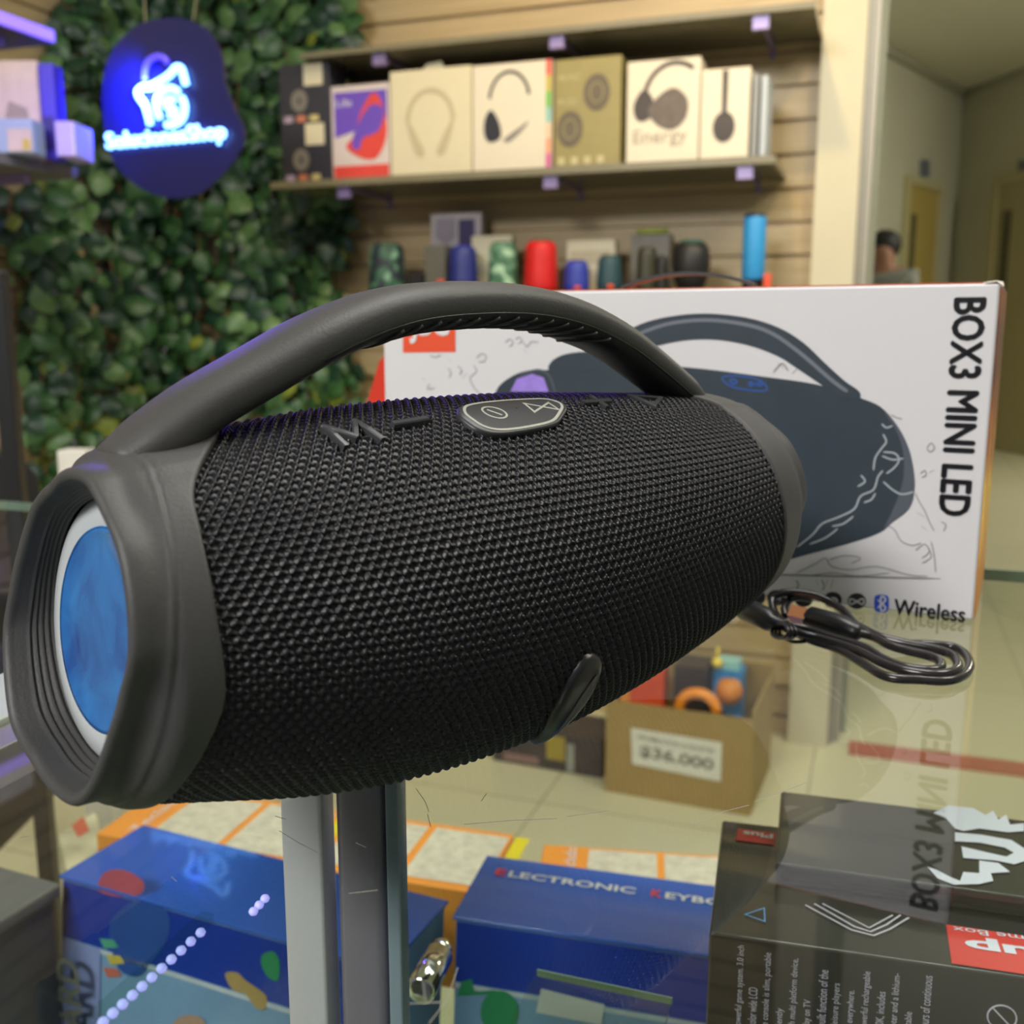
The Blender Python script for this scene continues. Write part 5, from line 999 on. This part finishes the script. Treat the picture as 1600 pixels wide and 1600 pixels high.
# ================================================================ GLOWING DOTS ADDED UNDER THE GLASS TOP, STANDING IN FOR REFLECTED LEDS
led_glints = [at_z(161+160*k/10.5, 1597-147*k/10.5, TOP-.013) for k in range(-2, 11)]+[at_z(396+9*k, 1424-10*k, TOP-.013) for k in range(0, 3)]
c = led_glints[0]; t = thing('glow_strip', 'added row of small glowing violet dots standing in for reflected lights, running diagonally over the left keyboard box', 'reflection', c)
for p in led_glints:
    mb = MB(); mb.lathe([(0, -.0012), (.0011, -.0009), (.0015, 0), (.0011, .0009), (0, .0012)], 12, Matrix.Translation(p-c)); mb.build('reflected_dot', mat('violet_glint_glow', (.6, .5, 1), .4, emit=(.36, .36, 1), es=.9, noise=0), t, True)
mb = MB(); d_ = (led_glints[12]-led_glints[0]).normalized(); n_ = Vector((-d_.y, d_.x, 0))*.0022; up = Vector((0, 0, .0014))
mb.prism([up-n_-d_*.01, (led_glints[12]-c)-n_+d_*.004+up, (led_glints[12]-c)+n_+d_*.004+up, up+n_-d_*.01], (0, 0, .0028)); mb.build('added_clear_tape', GLASS2, t)
# red card behind the left edge of the carton
a = at_z(588, 872, TOP); rc = thing('red_card', 'red tapering card standing behind the left edge of the white carton', 'card', a+bN*.05-Vector((.027, 0, 0)))
mb = MB(); mb.prism([(-.020, 0, .0005), (.03, 0, .0005), (.03, 0, .165), (.004, 0, .140), (-.004, 0, .115), (-.013, 0, .085)], (0, .002, 0)); mb.build('card', mat('red_print', (.72, .05, .02), .4), rc)

# ================================================================ PERSON IN THE HALL
ph = at_d(1384, 378, 7.4); per0 = Vector((ph.x, ph.y, 0)); hz_ = ph.z
def skin(name, pts, edges, rads, m, parent):
    me = bpy.data.meshes.new(name); me.from_pydata(pts, edges, []); me.update(); o = bpy.data.objects.new(name, me); COL.objects.link(o)
    o.modifiers.new('skin', 'SKIN'); sv = me.skin_vertices[0].data
    for i, r in enumerate(rads): sv[i].radius = (r, r) if not isinstance(r, tuple) else r
    sv[0].use_root = True; ss = o.modifiers.new('sub', 'SUBSURF'); ss.levels = 2; ss.render_levels = 2; o.modifiers['skin'].use_smooth_shade = True; me.materials.append(m)
    o.parent = parent; return o
pr = thing('person', 'dark haired person in a grey shirt standing in the hall, turned away', 'person', per0, math.radians(-35))
SKIN = mat('skin', (.30, .15, .09), .5); SHIRT = mat('grey_shirt', (.22, .23, .21), .8)
s = hz_/1.66
J = [(0, 0, .95), (0, 0, 1.12), (0, 0, 1.32), (0, .01, 1.43), (0, .0, 1.50), (-.01, -.01, 1.58), (-.015, -.012, 1.66), (.17, 0, 1.42), (.23, .02, 1.13), (.24, -.06, .90), (-.17, 0, 1.42), (-.23, .02, 1.13), (-.24, -.06, .90), (.09, 0, .90), (.10, -.02, .50), (.10, .02, .07), (.10, -.12, .045), (-.09, 0, .90), (-.10, -.02, .50), (-.10, .02, .07), (-.10, -.12, .045), (.24, -.09, .82), (-.24, -.09, .82)]
E_ = [(0, 1), (1, 2), (2, 3), (3, 4), (4, 5), (5, 6), (3, 7), (7, 8), (8, 9), (3, 10), (10, 11), (11, 12), (0, 13), (13, 14), (14, 15), (15, 16), (0, 17), (17, 18), (18, 19), (19, 20), (9, 21), (12, 22)]
Rr = [(.15, .11), (.14, .10), (.16, .11), (.09, .08), (.06, .062), (.085, .095), (.075, .085), .06, .045, .032, .06, .045, .032, .085, .055, .04, .035, .085, .055, .04, .035, .035, .035]
body = skin('body', [Vector(j)*s for j in J], E_, [(r[0]*s, r[1]*s) if isinstance(r, tuple) else r*s for r in Rr], SKIN, pr)
skin('shirt', [Vector(j)*s for j in (J[0], J[1], J[2], (0, .005, 1.46), J[7], (.20, .01, 1.24), J[10], (-.20, .01, 1.24))], [(0, 1), (1, 2), (2, 3), (3, 4), (4, 5), (3, 6), (6, 7)], [r*s if not isinstance(r, tuple) else (r[0]*s, r[1]*s) for r in ((.165, .125), (.155, .115), (.18, .13), (.11, .10), .085, .062, .075, .062)], SHIRT, pr)
skin('trousers', [Vector(j)*s for j in ((0, 0, .96), J[13], J[14], (.10, .02, .10), J[17], J[18], (-.10, .02, .10))], [(0, 1), (1, 2), (2, 3), (0, 4), (4, 5), (5, 6)], [.13*s, .10*s, .07*s, .055*s, .10*s, .07*s, .055*s], mat('dark_trousers', (.03, .03, .04), .8), pr)
hair = MB(); hair.lathe([(.02, -.062), (.062, -.055), (.088, -.02), (.094, .02), (.082, .065), (.045, .095), (.005, .103)], 24, Matrix.Translation((-.012*s, .026*s, 1.625*s)) @ Matrix.Diagonal((1.22, 1.25, 1.22, 1)) @ Matrix.Rotation(math.radians(-12), 4, 'X')); hair.build('hair', mat('black_hair', (.008, .007, .007), .6), pr, True)
mb = MB(); mb.lathe([(0, -.012), (.010, -.006), (.010, .01), (0, .016)], 10, Matrix.Translation((-.092*s, -.01*s, 1.63*s))); mb.build('ear', SKIN, pr, True)

# ================================================================ CEILING LAMPS, the one behind the viewer added as front light
for (x, y, w_, h_, lab) in ((.35, .95, .9, .5, 'square ceiling lamp above the glass counter'), (-1.5, -1.3, 1.2, .6, 'lamp added behind the viewer to light the carton front'), (1.5, .9, 1.0, .6, 'ceiling lamp near the shop opening'), (5.2, 6.2, 1.0, 1.0, 'ceiling lamp out in the hall')):
    t = thing('ceiling_lamp', lab, 'lamp', (x, y, 2.86 if y < 3 else HC)); mb = MB(); mb.box(-w_/2, w_/2, -h_/2, h_/2, -.02, -.0005); mb.build('diffuser', mat('lamp_diffuser', (.9, .9, .85), .5, emit=(1, .97, .9), es=2.0, noise=0), t)
    mb = MB()
    for a, b_, c_, d_ in ((-w_/2-.02, -w_/2-.0005, -h_/2-.02, h_/2+.02), (w_/2+.0005, w_/2+.02, -h_/2-.02, h_/2+.02), (-w_/2, w_/2, -h_/2-.02, -h_/2-.0005), (-w_/2, w_/2, h_/2+.0005, h_/2+.02)): mb.box(a, b_, c_, d_, -.025, -.0005)
    mb.build('frame', M_alu2, t)
